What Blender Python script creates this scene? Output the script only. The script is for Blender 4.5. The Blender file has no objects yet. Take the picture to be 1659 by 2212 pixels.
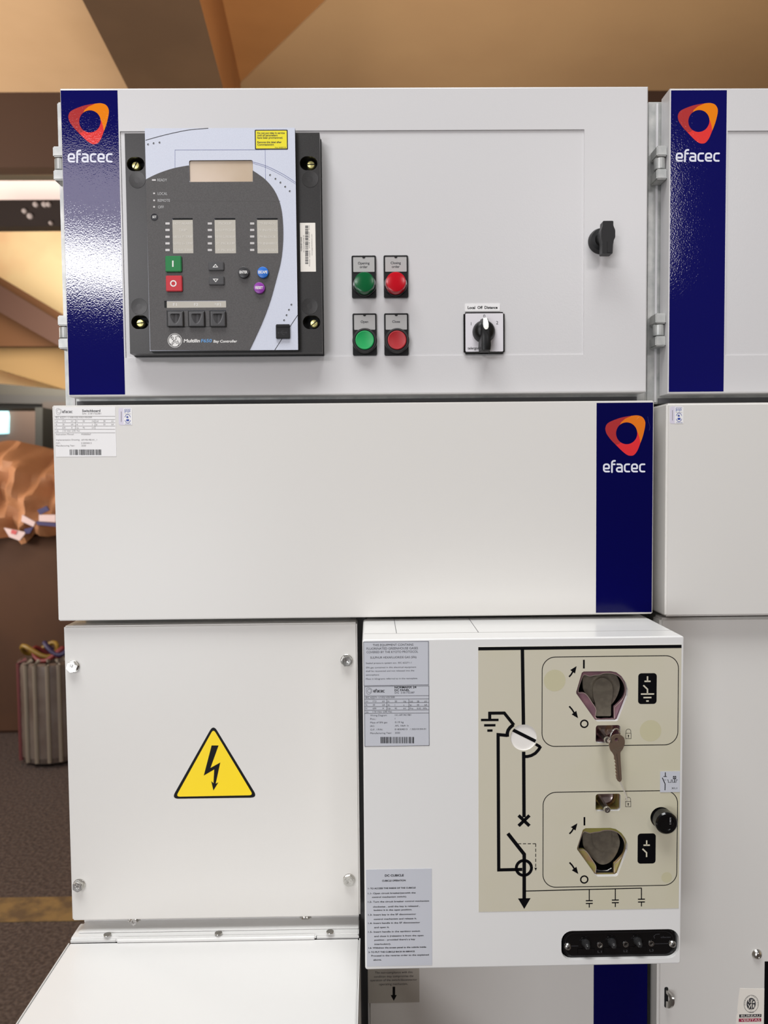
import bpy, bmesh, math, random
from mathutils import Vector, Matrix
from mathutils.geometry import tessellate_polygon
random.seed(7)
S = bpy.context.scene
COL = S.collection
PI = math.pi

# ---------------------------------------------------------------- camera
EZ = 1.50                       # eye height of the photographer
F_PX, W_PX, H_PX = 1660.0, 1659.0, 2212.0
PITCH, YAW, ROLL = 0.04692, 0.01212, 0.00957
CAM = Vector((0, -0.9, EZ))
_f = Vector((math.sin(YAW)*math.cos(PITCH), math.cos(YAW)*math.cos(PITCH), -math.sin(PITCH)))
_r0 = Vector((math.cos(YAW), -math.sin(YAW), 0)); _u0 = _r0.cross(_f)
_r = _r0*math.cos(ROLL) - _u0*math.sin(ROLL)
_u = _r0*math.sin(ROLL) + _u0*math.cos(ROLL)
cd = bpy.data.cameras.new('camera'); cam = bpy.data.objects.new('camera', cd); COL.objects.link(cam)
M = Matrix((_r, _u, -_f)).transposed().to_4x4(); M.translation = CAM
cam.matrix_world = M
cd.sensor_fit = 'VERTICAL'; cd.sensor_height = 36.0; cd.lens = 36.0*F_PX/H_PX
cd.clip_start = 0.02
cd.dof.use_dof = True; cd.dof.focus_distance = 0.84; cd.dof.aperture_fstop = 8.2
S.camera = cam
S.view_settings.view_transform = 'Standard'; S.view_settings.look = 'None'
S.view_settings.exposure = -0.10; S.view_settings.gamma = 1.0

# ---------------------------------------------------------------- light
def srgb(r, g, b):
    f = lambda c: (c/255/12.92) if c <= 10 else ((c/255+0.055)/1.055)**2.4
    return (f(r), f(g), f(b))
w = bpy.data.worlds.new('world'); S.world = w; w.use_nodes = True
w.node_tree.nodes['Background'].inputs[0].default_value = (1.0, 0.96, 0.94, 1)
w.node_tree.nodes['Background'].inputs[1].default_value = 0.16
def area(name, loc, target, sx, sy, power, col=(1, 1, 1)):
    l = bpy.data.lights.new(name, 'AREA'); l.shape = 'RECTANGLE'; l.size = sx; l.size_y = sy
    l.energy = power; l.color = col
    o = bpy.data.objects.new(name, l); COL.objects.link(o); o.location = loc
    d = Vector(target) - Vector(loc); o.rotation_euler = d.to_track_quat('-Z', 'Y').to_euler()
    return o
# tall windows of the hall behind the photographer, the high one to the left brightest; a lit wall above, a doorway below
area('window_light_left', (-2.30, -5.0, EZ+1.64), (0, 0, EZ-.1), 1.5, 0.40, 56, (1.0, 0.99, 1.0))
area('lit_wall_light_upper', (-2.3, -5.2, EZ+2.26), (0, 0, EZ), 2.4, 0.55, 22, (1.0, 0.92, 1.0))  # stands in for a lit wall above the left window
area('window_light_right', (1.8, -4.8, EZ+1.85), (0, 0, EZ), 0.6, 0.8, 22, (1.0, 0.95, 0.96))
area('doorway_fill', (-1.7, -4.2, EZ-.75), (.2, 0, EZ-.4), 1.7, 1.1, 46, (0.92, 0.95, 1.0))  # bright doorway low to the left, enlarged as added front fill
area('ceiling_lamp_front', (-0.45, -1.25, EZ+3.1), (-0.2, -0.3, EZ-.6), 2.4, 1.3, 124, (0.98, 0.995, 1.0))
# daylight and lamps of the hall behind the switchgear, and an added ceiling fill
area('hall_window_light', (-3.6, 2.2, EZ+.4), (0.2, 4.2, EZ+2.1), 1.6, 1.2, 92, (1.0, 0.95, 0.88))
area('hall_lamp_far', (-2.6, 5.2, EZ+1.35), (-3.4, 7.9, EZ+.9), 1.4, 1.0, 110, (1.0, 0.90, 0.72))

area('ceiling_fill_right', (0.1, 1.7, EZ-.1), (0.0, 2.6, EZ+2.1), 1.2, .8, 36, (1.0, 0.95, 0.88))  # added fill hidden behind the cabinets to brighten the ceiling

# ---------------------------------------------------------------- materials
MATS = {}
def mat(name, col, rough=0.5, metal=0.0, bump=None, noise=None, spec=None, emis=None, trans=0, coat=0, ior=None, alpha=None):
    if name in MATS: return MATS[name]
    m = bpy.data.materials.new(name); m.use_nodes = True; nt = m.node_tree; N = nt.nodes; L = nt.links
    p = N['Principled BSDF']
    c = srgb(*col)+(1,)
    p.inputs['Base Color'].default_value = c
    p.inputs['Roughness'].default_value = rough; p.inputs['Metallic'].default_value = metal
    if spec is not None: p.inputs['Specular IOR Level'].default_value = spec
    if trans: p.inputs['Transmission Weight'].default_value = trans
    if coat: p.inputs['Coat Weight'].default_value = coat; p.inputs['Coat Roughness'].default_value = 0.05
    if ior: p.inputs['IOR'].default_value = ior
    if emis: p.inputs['Emission Color'].default_value = srgb(*emis[0])+(1,); p.inputs['Emission Strength'].default_value = emis[1]
    tc = N.new('ShaderNodeTexCoord')
    if bump:
        sc, st, dist = bump
        t = N.new('ShaderNodeTexNoise'); t.inputs['Scale'].default_value = sc; t.inputs['Detail'].default_value = 1.5
        t.inputs['Roughness'].default_value = 0.45
        b = N.new('ShaderNodeBump'); b.inputs['Strength'].default_value = st; b.inputs['Distance'].default_value = dist
        L.new(tc.outputs['Object'], t.inputs['Vector']); L.new(t.outputs['Fac'], b.inputs['Height']); L.new(b.outputs['Normal'], p.inputs['Normal'])
    if noise:           # (scale, second colour, low, high)
        sc, c2, lo, hi = noise
        t = N.new('ShaderNodeTexNoise'); t.inputs['Scale'].default_value = sc; t.inputs['Detail'].default_value = 4
        r = N.new('ShaderNodeMapRange'); r.inputs['From Min'].default_value = lo; r.inputs['From Max'].default_value = hi
        x = N.new('ShaderNodeMix'); x.data_type = 'RGBA'
        x.inputs['A'].default_value = c; x.inputs['B'].default_value = srgb(*c2)+(1,)
        L.new(tc.outputs['Object'], t.inputs['Vector']); L.new(t.outputs['Fac'], r.inputs['Value'])
        L.new(r.outputs['Result'], x.inputs['Factor']); L.new(x.outputs['Result'], p.inputs['Base Color'])
    MATS[name] = m
    return m
PAINT = mat('textured_grey_paint', (209, 207, 207), 0.30, bump=(620, 0.16, 0.00030))
SMOOTH = mat('smooth_grey_paint', (219, 216, 211), 0.33, bump=(480, 0.10, 0.0002))
WHITE = mat('smooth_white_paint', (226, 225, 223), 0.24, bump=(300, 0.05, 0.0002))
ZINC = mat('zinc_plate', (196, 196, 192), 0.38, 0.35, noise=(60, (168, 170, 168), .35, .65))
DARK = mat('dark_gap_shade', (92, 92, 94), 0.6)  # dark tone standing for shade in the gaps
BLACKP = mat('black_plastic', (16, 16, 17), 0.38, spec=.35)
BLACKG = mat('glossy_black_plastic', (10, 10, 11), 0.12)
CHASSIS = mat('black_relay_plastic', (40, 38, 36), 0.36, noise=(900, (32, 30, 29), .4, .6), spec=.5)
BLUE_T = mat('blue_film_on_textured_paint', (0, 0, 86), 0.05, bump=(620, 0.175, 0.00030))
BLUE_S = mat('blue_film', (0, 0, 68), 0.14, spec=.22)
RED_D = mat('logo_dark_red', (170, 42, 44), 0.25); RED_L = mat('logo_red', (222, 44, 50), 0.25); ORANGE = mat('logo_orange', (226, 116, 10), 0.25)
RED_M = mat('logo_deep_red', (145, 30, 36), 0.25)
LOGOW = mat('logo_white', (225, 226, 238), 0.35)
SILVER = mat('silver_blue_bezel', (210, 214, 227), 0.42, noise=(1200, (202, 206, 220), .4, .6))
OVERLAY = mat('charcoal_overlay', (80, 77, 76), 0.5, noise=(1300, (68, 65, 64), .4, .6))
CARD = mat('beige_legend_card', (186, 180, 168), 0.45)
INKW = mat('white_ink', (232, 230, 226), 0.5); INKG = mat('pale_grey_ink', (190, 190, 190), 0.5)
INKP = mat('faint_white_ink', (214, 209, 200), 0.5)
INKB = mat('black_ink', (4, 4, 8), 0.4, spec=.2); INKD = mat('dark_grey_ink', (56, 56, 60), 0.5, spec=.2); INKL = mat('light_grey_ink', (128, 124, 122), 0.5)
INKBL = mat('blue_ink', (48, 72, 160), 0.5); SKYINK = mat('sky_blue_ink', (92, 150, 205), 0.5)
PAPER = mat('white_label_paper', (236, 234, 233), 0.4); PAPERB = mat('silver_label_film', (197, 199, 206), 0.36)
PAPERC = mat('cream_label', (238, 232, 222), 0.5); PAPERT = mat('taupe_label', (176, 170, 160), 0.4); PAPERP = mat('lilac_label', (214, 208, 222), 0.4)
YEL = mat('warning_yellow', (252, 218, 0), 0.35); YEL2 = mat('label_yellow', (236, 222, 20), 0.4)
SHEET = mat('cream_diagram_film', (204, 198, 179), 0.33, noise=(5, (199, 194, 165), .45, .75))
STAIN = mat('faded_stain', (196, 190, 158), 0.4)
GREENK = mat('green_key', (6, 122, 60), 0.4, spec=.3); REDK = mat('red_key', (196, 40, 52), 0.4, spec=.3)
GREYK = mat('charcoal_key', (56, 55, 56), 0.3, spec=.4); BLUEK = mat('blue_key', (40, 112, 205), 0.3); PURK = mat('purple_key', (140, 52, 160), 0.3)
BRASS = mat('brass_screw', (236, 226, 150), 0.3, 0.75); STEEL = mat('bright_steel', (205, 203, 198), 0.22, 1.0)
NICKEL = mat('nickel_key', (150, 128, 110), 0.34, 0.75, bump=(300, .2, .0003)); CAVITY = mat('cavity_black', (6, 6, 7), 0.7)
GLASSD = mat('lcd_window', (196, 172, 146), 0.10, noise=(9, (204, 186, 164), .4, .6))
LENSG = mat('green_lens', (2, 92, 48), 0.2, spec=.4); LENSR = mat('red_lens', (190, 6, 28), 0.2, spec=.4)
CAPG = mat('green_cap', (0, 160, 82), 0.4); CAPR = mat('red_cap', (172, 26, 34), 0.4)
IRIS_P = mat('purple_iridescent_zinc', (158, 118, 126), 0.30, 0.35, noise=(55, (134, 100, 110), .4, .62))
IRIS_Y = mat('yellow_iridescent_zinc', (172, 166, 92), 0.30, 0.35, noise=(45, (170, 120, 110), .45, .7))
BRONZE = mat('dull_steel_cam', (128, 120, 106), 0.38, 0.55, noise=(160, (116, 108, 96), .4, .6))
CLEAR = mat('clear_lens', (130, 130, 132), 0.05, trans=0.9, ior=1.45)
RUBBER = mat('white_string', (236, 230, 218), 0.6)

# ---------------------------------------------------------------- frames and planes
class Frame:
    def __init__(s, O=(0, 0, 0), rz=0.0, ry=0.0):
        s.O = Vector(O); s.R = (Matrix.Rotation(rz, 3, 'Z') @ Matrix.Rotation(ry, 3, 'Y'))
WORLD = Frame()
class Pl:
    """plane local y = Y in a frame; p() gives the place a pixel of the photograph shows on it"""
    def __init__(s, Y, frame=WORLD): s.Y = Y; s.f = frame
    def p(s, px, py):
        d = _f + _r*((px-W_PX/2)/F_PX) - _u*((py-H_PX/2)/F_PX)
        Ri = s.f.R.transposed(); o = Ri @ (CAM - s.f.O); d = Ri @ d
        t = (s.Y - o.y)/d.y
        q = o + d*t
        return (q.x, q.z)
    def rect(s, x0, y0, x1, y1):
        xm, ym = (x0+x1)/2, (y0+y1)/2
        return (s.p(x0, ym)[0], s.p(xm, y1)[1], s.p(x1, ym)[0], s.p(xm, y0)[1])   # u0,v0,u1,v1
    def mm(s, n):                      # photo pixels to metres at this plane
        a = s.p(829, 1106); b = s.p(929, 1106); return n*(b[0]-a[0])/100

# ---------------------------------------------------------------- mesh builder
def circ(c, r, n=32, a0=0.0, a1=2*PI, ry=None):
    ry = r if ry is None else ry
    full = abs(a1-a0-2*PI) < 1e-6
    k = n if full else n+1
    return [(c[0]+r*math.cos(a0+(a1-a0)*i/n), c[1]+ry*math.sin(a0+(a1-a0)*i/n)) for i in range(k)]
def rrect(u0, v0, u1, v1, r, n=6):
    o = []
    for cx, cy, a in ((u1-r, v1-r, 0), (u0+r, v1-r, PI/2), (u0+r, v0+r, PI), (u1-r, v0+r, 1.5*PI)):
        o += [(cx+r*math.cos(a+PI/2*i/n), cy+r*math.sin(a+PI/2*i/n)) for i in range(n+1)]
    return o
def smooth_loop(P, n=6, closed=True):
    o = []; N = len(P)
    rng = range(N) if closed else range(N-1)
    for i in rng:
        if closed: a, b, c, d = P[i-1], P[i], P[(i+1) % N], P[(i+2) % N]
        else: a, b, c, d = P[max(i-1, 0)], P[i], P[i+1], P[min(i+2, N-1)]
        for k in range(n):
            t = k/n; t2 = t*t; t3 = t2*t
            o.append(tuple(0.5*((2*b[j])+(-a[j]+c[j])*t+(2*a[j]-5*b[j]+4*c[j]-d[j])*t2+(-a[j]+3*b[j]-3*c[j]+d[j])*t3) for j in (0, 1)))
    if not closed: o.append(P[-1])
    return o
def rpoly(P, r, n=5):
    """polygon with rounded corners"""
    o = []; N = len(P)
    for i in range(N):
        a, b, c = Vector(P[i-1]), Vector(P[i]), Vector(P[(i+1) % N])
        d1 = (a-b).normalized(); d2 = (c-b).normalized()
        rr = min(r, (a-b).length*.45, (c-b).length*.45)
        s, e = b+d1*rr, b+d2*rr
        for k in range(n+1):
            t = k/n; o.append(tuple(s*(1-t)**2 + b*2*t*(1-t) + e*t*t))
    return o
_glyph = {}
def text_mesh(s, off=0.0):
    k = (s, off)
    if k in _glyph: return _glyph[k]
    c = bpy.data.curves.new('t', 'FONT'); c.body = s; c.resolution_u = 3; c.offset = off
    o = bpy.data.objects.new('t', c); COL.objects.link(o)
    dg = bpy.context.evaluated_depsgraph_get(); dg.update()
    me = bpy.data.meshes.new_from_object(o.evaluated_get(dg))
    V = [(v.co.x, v.co.y) for v in me.vertices]; Fs = [tuple(p.vertices) for p in me.polygons]
    bpy.data.objects.remove(o); bpy.data.curves.remove(c); bpy.data.meshes.remove(me)
    _glyph[k] = (V, Fs); return _glyph[k]
CAPH = None
class B:
    def __init__(s): s.bm = bmesh.new(); s.mats = []
    def mi(s, m):
        if m not in s.mats: s.mats.append(m)
        return s.mats.index(m)
    def face(s, co, m, sm=False):
        vs = [s.bm.verts.new(c) for c in co]
        try:
            f = s.bm.faces.new(vs); f.material_index = s.mi(m); return f
        except ValueError: return None
    def box(s, x0, x1, y0, y1, z0, z1, m, bev=0.0, seg=2):
        r = bmesh.ops.create_cube(s.bm, size=1.0)
        for v in r['verts']:
            v.co = Vector(((x0+x1)/2+v.co.x*(x1-x0), (y0+y1)/2+v.co.y*(y1-y0), (z0+z1)/2+v.co.z*(z1-z0)))
        fs = set(f for v in r['verts'] for f in v.link_faces)
        for f in fs: f.material_index = s.mi(m)
        if bev:
            es = set(e for v in r['verts'] for e in v.link_edges)
            bmesh.ops.bevel(s.bm, geom=list(es), offset=bev, segments=seg, affect='EDGES', clamp_overlap=True, material=s.mi(m))
    def flat(s, loops, y, m):
        L3 = [[Vector((a, b, 0)) for a, b in lp] for lp in loops]
        fl = [v for lp in loops for v in lp]
        vs = [s.bm.verts.new((a, y, b)) for a, b in fl]
        k = s.mi(m)
        for t in tessellate_polygon(L3):
            a, b, c = (fl[i] for i in t)
            ar = (b[0]-a[0])*(c[1]-a[1])-(b[1]-a[1])*(c[0]-a[0])
            if abs(ar) < 1e-14: continue
            if ar < 0: t = t[::-1]
            try: f = s.bm.faces.new([vs[i] for i in t]); f.material_index = k
            except ValueError: pass
    def prism(s, loops, y0, y1, m, m_side=None, back=True):
        """loops: outline then holes, front face at y0, walls to y1"""
        s.flat(loops, y0, m); ms = m_side or m
        for lp in loops:
            n = len(lp)
            for i in range(n):
                a, b = lp[i], lp[(i+1) % n]
                s.face([(a[0], y0, a[1]), (b[0], y0, b[1]), (b[0], y1, b[1]), (a[0], y1, a[1])], ms)
        if back: s.flat(loops, y1, ms)
    def stroke(s, pts, wd, y, m, closed=False, rnd=False, join=True):
        P = []
        for p in pts:
            if not P or (Vector(p)-P[-1]).length > 2e-6: P.append(Vector(p))
        if closed: P = P+[P[0], P[1]]
        L, R = [], []
        n = len(P)
        for i in range(n):
            if i == 0: d = (P[1]-P[0]).normalized(); nn = Vector((-d.y, d.x)); k = 1
            elif i == n-1: d = (P[-1]-P[-2]).normalized(); nn = Vector((-d.y, d.x)); k = 1
            else:
                d1 = (P[i]-P[i-1]).normalized(); d2 = (P[i+1]-P[i]).normalized(); d = (d1+d2)
                if d.length < 1e-6: d = d1
                d.normalize(); nn = Vector((-d.y, d.x)); k = 1/max(0.35, abs(nn.dot(Vector((-d1.y, d1.x)))))
            L.append(P[i]+nn*wd/2*k); R.append(P[i]-nn*wd/2*k)
        rng = range(1, n-1) if closed else range(n-1)
        for i in rng:
            s.face([(R[i].x, y, R[i].y), (R[i+1].x, y, R[i+1].y), (L[i+1].x, y, L[i+1].y), (L[i].x, y, L[i].y)], m)
        if rnd and not closed:
            for c in (P[0], P[-1]): s.flat([circ(c, wd/2, 14)], y-0.00001, m)
    def lathe(s, prof, c, m, n=32, ax='y', mats=None):
        """profile (radius, depth) about an axis through c; depth grows along -y (towards the viewer)"""
        rings = []
        for r, h in prof:
            ring = []
            for i in range(n):
                a = 2*PI*i/n; ca, sa = r*math.cos(a), r*math.sin(a)
                if ax == 'y': co = (c[0]+ca, c[1]-h, c[2]+sa)
                elif ax == 'z': co = (c[0]+ca, c[1]+sa, c[2]+h)
                else: co = (c[0]+h, c[1]+ca, c[2]+sa)
                ring.append(s.bm.verts.new(co))
            rings.append(ring)
        for j in range(len(rings)-1):
            mm_ = s.mi(mats[j] if mats else m)
            for i in range(n):
                f = s.bm.faces.new([rings[j][i], rings[j][(i+1) % n], rings[j+1][(i+1) % n], rings[j+1][i]]); f.material_index = mm_
        for ring, k in ((rings[0], 0), (rings[-1], -1)):
            if prof[k][0] > 1e-7:
                f = s.bm.faces.new(ring); f.material_index = s.mi((mats[k] if mats else m))
    def tube(s, pts, r, m, n=10, closed=False):
        P = [Vector(p) for p in pts]; rings = []
        N = len(P)
        for i in range(N):
            if closed: t = (P[(i+1) % N]-P[i-1]).normalized()
            else: t = (P[min(i+1, N-1)]-P[max(i-1, 0)]).normalized()
            ref = Vector((0, 0, 1)) if abs(t.z) < .9 else Vector((0, 1, 0))
            a = t.cross(ref).normalized(); b = t.cross(a)
            rings.append([s.bm.verts.new(P[i]+a*r*math.cos(2*PI*k/n)+b*r*math.sin(2*PI*k/n)) for k in range(n)])
        for j in range(N if closed else N-1):
            A, C = rings[j], rings[(j+1) % N]
            for k in range(n):
                f = s.bm.faces.new([A[k], A[(k+1) % n], C[(k+1) % n], C[k]]); f.material_index = s.mi(m)
        if not closed:
            for q in (rings[0], rings[-1]):
                f = s.bm.faces.new(q); f.material_index = s.mi(m)
    def text(s, pl, t, l, r, base, cap, m, y, off=0.0, shear=0.0, ctr=None):
        """t between photo columns l and r, baseline row base, capital height cap (photo pixels)"""
        global CAPH
        if CAPH is None: CAPH = max(v[1] for v in text_mesh('H')[0])
        V, Fs = text_mesh(t, off)
        if not V: return
        x0 = min(v[0] for v in V); x1 = max(v[0] for v in V)
        a = pl.p(l, base); sy = pl.mm(cap)/CAPH
        if r is None: sx = sy
        else: sx = (pl.p(r, base)[0]-a[0])/(x1-x0)
        if ctr: a = (a[0]-sx*(x1-x0)/2, a[1])
        vs = [s.bm.verts.new((a[0]+(v[0]-x0)*sx+shear*v[1]*sy, y, a[1]+v[1]*sy)) for v in V]
        k = s.mi(m)
        for f in Fs:
            try: g = s.bm.faces.new([vs[i] for i in f]); g.material_index = k
            except ValueError: pass
    def text_v(s, pl, t, x, y0, y1, cap, m, y):
        """reads from row y1 up to row y0, glyph tops to the left; baseline column x"""
        V, Fs = text_mesh(t); 
        if not V: return
        x0 = min(v[0] for v in V); x1 = max(v[0] for v in V)
        a = pl.p(x, y1); b = pl.p(x, y0); sx = (b[1]-a[1])/(x1-x0); sy = pl.mm(cap)/0.73
        vs = [s.bm.verts.new((a[0]-v[1]*sy, y, a[1]+(v[0]-x0)*sx)) for v in V]
        k = s.mi(m)
        for f in Fs:
            try: g = s.bm.faces.new([vs[i] for i in f]); g.material_index = k
            except ValueError: pass
    def part(s, name, thing, parent=None, label=None, smooth=True, kind=None):
        base = thing['_base'] if isinstance(thing, dict) else Vector((0, 0, 0))
        for v in s.bm.verts: v.co -= base
        bmesh.ops.remove_doubles(s.bm, verts=s.bm.verts, dist=1e-7) if False else None
        bmesh.ops.recalc_face_normals(s.bm, faces=s.bm.faces)
        me = bpy.data.meshes.new(name); s.bm.to_mesh(me); s.bm.free()
        for m in s.mats: me.materials.append(m)
        if smooth:
            me.shade_smooth(); me.set_sharp_from_angle(angle=math.radians(32))
        o = bpy.data.objects.new(name, me); COL.objects.link(o)
        o.parent = parent if parent is not None else (thing['_ob'] if isinstance(thing, dict) else None)
        if label: o['label'] = label
        return o
def thing(name, label, cat, base, frame=WORLD, group=None):
    e = bpy.data.objects.new(name, None); COL.objects.link(e); e.empty_display_size = .05
    base = Vector(base); e.location = frame.O + frame.R @ base; e.rotation_euler = frame.R.to_euler()
    e['label'] = label; e['category'] = cat
    if group: e['group'] = group
    return {'_ob': e, '_base': base}
def single(b, name, label, cat, base, frame=WORLD, group=None):
    """a thing that is one mesh, its origin at its base"""
    base = Vector(base)
    o = b.part(name, {'_base': base, '_ob': None})
    o.location = frame.O + frame.R @ base; o.rotation_euler = frame.R.to_euler()
    o['label'] = label; o['category'] = cat
    if group: o['group'] = group
    return o
def struct(b, name):
    o = b.part(name, None); o['kind'] = 'structure'; return o
def copy_tree(o, parent=None):
    c = o.copy(); COL.objects.link(c); c.parent = parent
    for ch in [k for k in bpy.data.objects if k.parent == o]: copy_tree(ch, c)
    return c

# ---------------------------------------------------------------- drawing pieces shared by labels
def draw_logo(b, pl, cx, cy, s, y, m1, m2, m3):
    """three-tone rounded triangle ring; units of the drawing are 5.548 per photo pixel"""
    def q(P): return [pl.p(cx+(a-833)/5.548*s, cy+(c-522)/5.548*s) for a, c in P]
    ce, R = (833, 522), 129
    def arc(a0, a1, n=16): return [(ce[0]+R*math.cos(math.radians(a0+(a1-a0)*i/n)), ce[1]+R*1.03*math.sin(math.radians(a0+(a1-a0)*i/n))) for i in range(n+1)]
    # angles measured clockwise from the right (rows grow downwards)
    out_l = smooth_loop([(895, 309), (820, 320), (740, 339), (640, 378), (592, 412), (574, 460), (582, 510), (603, 550), (645, 605), (700, 661)], 6, False)
    A = out_l + [(735, 655), (762, 633)] + arc(122, 232, 20) + [(765, 388), (815, 345)]
    out_t = smooth_loop([(895, 309), (960, 304), (1020, 322), (1055, 370), (1058, 430), (1040, 520), (1020, 588), (1000, 640)], 6, False)
    Bq = out_t + [(990, 580), (975, 530)] + arc(-8, -128, 20) + [(765, 388), (815, 345)]
    out_b = smooth_loop([(1000, 640), (965, 730), (925, 783), (885, 795), (840, 785), (780, 740), (700, 661)], 6, False)
    Cq = out_b + [(735, 655), (762, 633)] + arc(122, -8, 24) + [(975, 530), (990, 580)]
    for P, m in ((A, m1), (Bq, m2), (Cq, m3)): b.flat([q(P)], y, m)
def draw_word(b, pl, x0, base, wpx, xh, m, y, wt=0.19):
    """the word in rounded letters: x0 left column, wpx overall width, xh x-height (photo pixels)"""
    def arcp(cx, cy, rx, ry, a0, a1, n=5): return [(cx+rx*math.cos(math.radians(a0+(a1-a0)*i/n)), cy+ry*math.sin(math.radians(a0+(a1-a0)*i/n))) for i in range(n+1)]
    e = [[(.70, .09), (.35, .09)] + arcp(.34, .34, .25, .25, 270, 180) + [(.09, .6)] + arcp(.34, .66, .25, .25, 180, 90) + [(.47, .91)] + arcp(.47, .68, .23, .23, 90, 0) + [(.70, .5), (.64, .44), (.09, .44)]]
    f = [[(.1, .02), (.1, 1.0)] + arcp(.35, 1.05, .25, .25, 180, 90) + [(.45, 1.30)], [(.1, .91), (.42, .91)]]
    a = [[(.16, .91), (.45, .91)] + arcp(.45, .66, .25, .25, 90, 0) + [(.70, .09), (.30, .09)] + arcp(.30, .31, .21, .22, 270, 90) + [(.70, .53)]]
    c = [[(.62, .91), (.34, .91)] + arcp(.34, .66, .25, .25, 90, 180) + [(.09, .34)] + arcp(.34, .34, .25, .25, 180, 270) + [(.62, .09)]]
    seq = [(e, .93), (f, .56), (a, .93), (c, .83), (e, .93), (c, .64)]
    tot = sum(k for _, k in seq) + .06
    sx = wpx/tot; x = x0
    for g, adv in seq:
        for st in g:
            b.stroke([pl.p(x+px*sx, base-py*xh) for px, py in st], pl.mm(wt*xh), y, m, rnd=True)
        x += adv*sx
def barcode(b, pl, x0, y0, x1, y1, m, y, vertical=False, seed=3):
    rnd = random.Random(seed); p = 0.0
    L = (y1-y0) if vertical else (x1-x0)
    while p < L-.5:
        wd = rnd.choice((.6, .9, 1.4, 2.0)); gp = rnd.choice((.6, .9, 1.5))
        if p+wd > L: break
        if vertical: u0, v0, u1, v1 = pl.rect(x0, y0+p, x1, y0+p+wd)
        else: u0, v0, u1, v1 = pl.rect(x0+p, y0, x0+p+wd, y1)
        b.flat([[(u0, v0), (u1, v0), (u1, v1), (u0, v1)]], y, m); p += wd+gp
def line(b, pl, x0, y0, x1, y1, wpx, m, y): b.stroke([pl.p(x0, y0), pl.p(x1, y1)], pl.mm(wpx), y, m)
def plate(b, pl, x0, y0, x1, y1, m, th=0.0003, r=0.0005, yf=None):
    u0, v0, u1, v1 = pl.rect(x0, y0, x1, y1); Y = pl.Y if yf is None else yf
    b.prism([rrect(u0, v0, u1, v1, r, 3)], Y-th, Y, m); return u0, v0, u1, v1
INK = 0.0001      # ink stands this far proud of its label

# ================================================================ THE HALL
FLOOR = mat('dark_terrazzo', (94, 82, 76), 0.55, noise=(80, (60, 50, 48), .36, .62))
CEIL = mat('tan_ceiling_paint', (212, 174, 132), 0.8, noise=(1.6, (204, 166, 124), .4, .65))
CEIL2 = mat('ochre_ceiling_lit_tone', (200, 160, 114), 0.8, noise=(1.2, (192, 152, 108), .4, .65))
BEAM = mat('brown_beam_paint', (86, 61, 38), 0.7, noise=(2.0, (79, 55, 33), .4, .6))
CREAM = mat('cream_wall_paint', (248, 232, 192), 0.8, noise=(1.0, (244, 214, 176), .45, .6))
b = B(); b.box(-6, 6, -6, 10, -.1, 0, FLOOR); struct(b, 'floor')
b = B(); b.box(-6, 6, 1.2, 3.42, EZ+2.1, EZ+2.2, CEIL); struct(b, 'ceiling')
b = B()          # lighter ceiling area beyond a diagonal shade edge, laid on as a sheet
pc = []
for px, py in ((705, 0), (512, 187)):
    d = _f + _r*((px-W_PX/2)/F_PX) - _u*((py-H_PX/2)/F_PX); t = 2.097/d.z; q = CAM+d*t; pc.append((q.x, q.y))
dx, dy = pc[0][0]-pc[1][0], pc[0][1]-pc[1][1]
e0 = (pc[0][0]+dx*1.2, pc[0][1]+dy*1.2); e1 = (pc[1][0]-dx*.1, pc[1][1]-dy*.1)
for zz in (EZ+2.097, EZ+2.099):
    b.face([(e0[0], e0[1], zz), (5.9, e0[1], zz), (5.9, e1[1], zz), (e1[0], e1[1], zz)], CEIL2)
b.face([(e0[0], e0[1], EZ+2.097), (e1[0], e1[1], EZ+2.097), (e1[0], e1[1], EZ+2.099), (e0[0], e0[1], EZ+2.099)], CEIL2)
struct(b, 'ceiling_lit_area')
OCH = mat('ochre_lit_side_and_ceiling_shade', (186, 128, 72), 0.8, noise=(1.4, (176, 120, 66), .4, .6))  # one tone for the lit beam side and the shaded ceiling
b = B(); b.face([(e0[0]-.004, e0[1], EZ+2.0985), (e1[0]-.004, e1[1], EZ+2.0985), (-.74, e1[1], EZ+2.0985), (-.62, e0[1], EZ+2.0985)], OCH); struct(b, 'ceiling_shade')  # ceiling shade up to the diagonal, laid on as a darker sheet
b = B()          # dark concrete beam running away from the viewer
V = [(-1.01, 1.2), (-.59, 1.2), (-.70, 3.0), (-1.12, 3.0)]
V = [(-1.00, 1.6), (-.585, 1.6), (-.69, 3.3), (-1.105, 3.3)]
for z in (EZ+1.7, EZ+2.11): b.face([(x, y, z) for x, y in V], BEAM)
for i in range(4):
    (x0, y0), (x1, y1) = V[i], V[(i+1) % 4]
    b.face([(x0, y0, EZ+1.7), (x1, y1, EZ+1.7), (x1, y1, EZ+2.11), (x0, y0, EZ+2.11)], OCH if i == 1 else BEAM)  # right side carries its lit tone in the colour
struct(b, 'trim_1')
b = B(); b.box(-6, 6, 3.40, 3.50, EZ+1.70, EZ+2.2, mat('shaded_brown_beam', (70, 48, 35), .7)); struct(b, 'trim_2')       # cross beam, the shade on its face put into the colour
b = B(); b.box(-6, 6, 8.0, 8.2, 0, EZ+3.2, CREAM); struct(b, 'wall_back')
b = B(); b.box(-6.1, -6, -6, 8.2, 0, EZ+3.2, CREAM); struct(b, 'wall_left')
b = B(); b.box(6, 6.1, -6, 8.2, 0, EZ+3.2, CREAM); struct(b, 'wall_right')
b = B(); b.box(-6, 6, 3.6, 8.2, EZ+3.2, EZ+3.3, CEIL); struct(b, 'ceiling_far')

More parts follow.
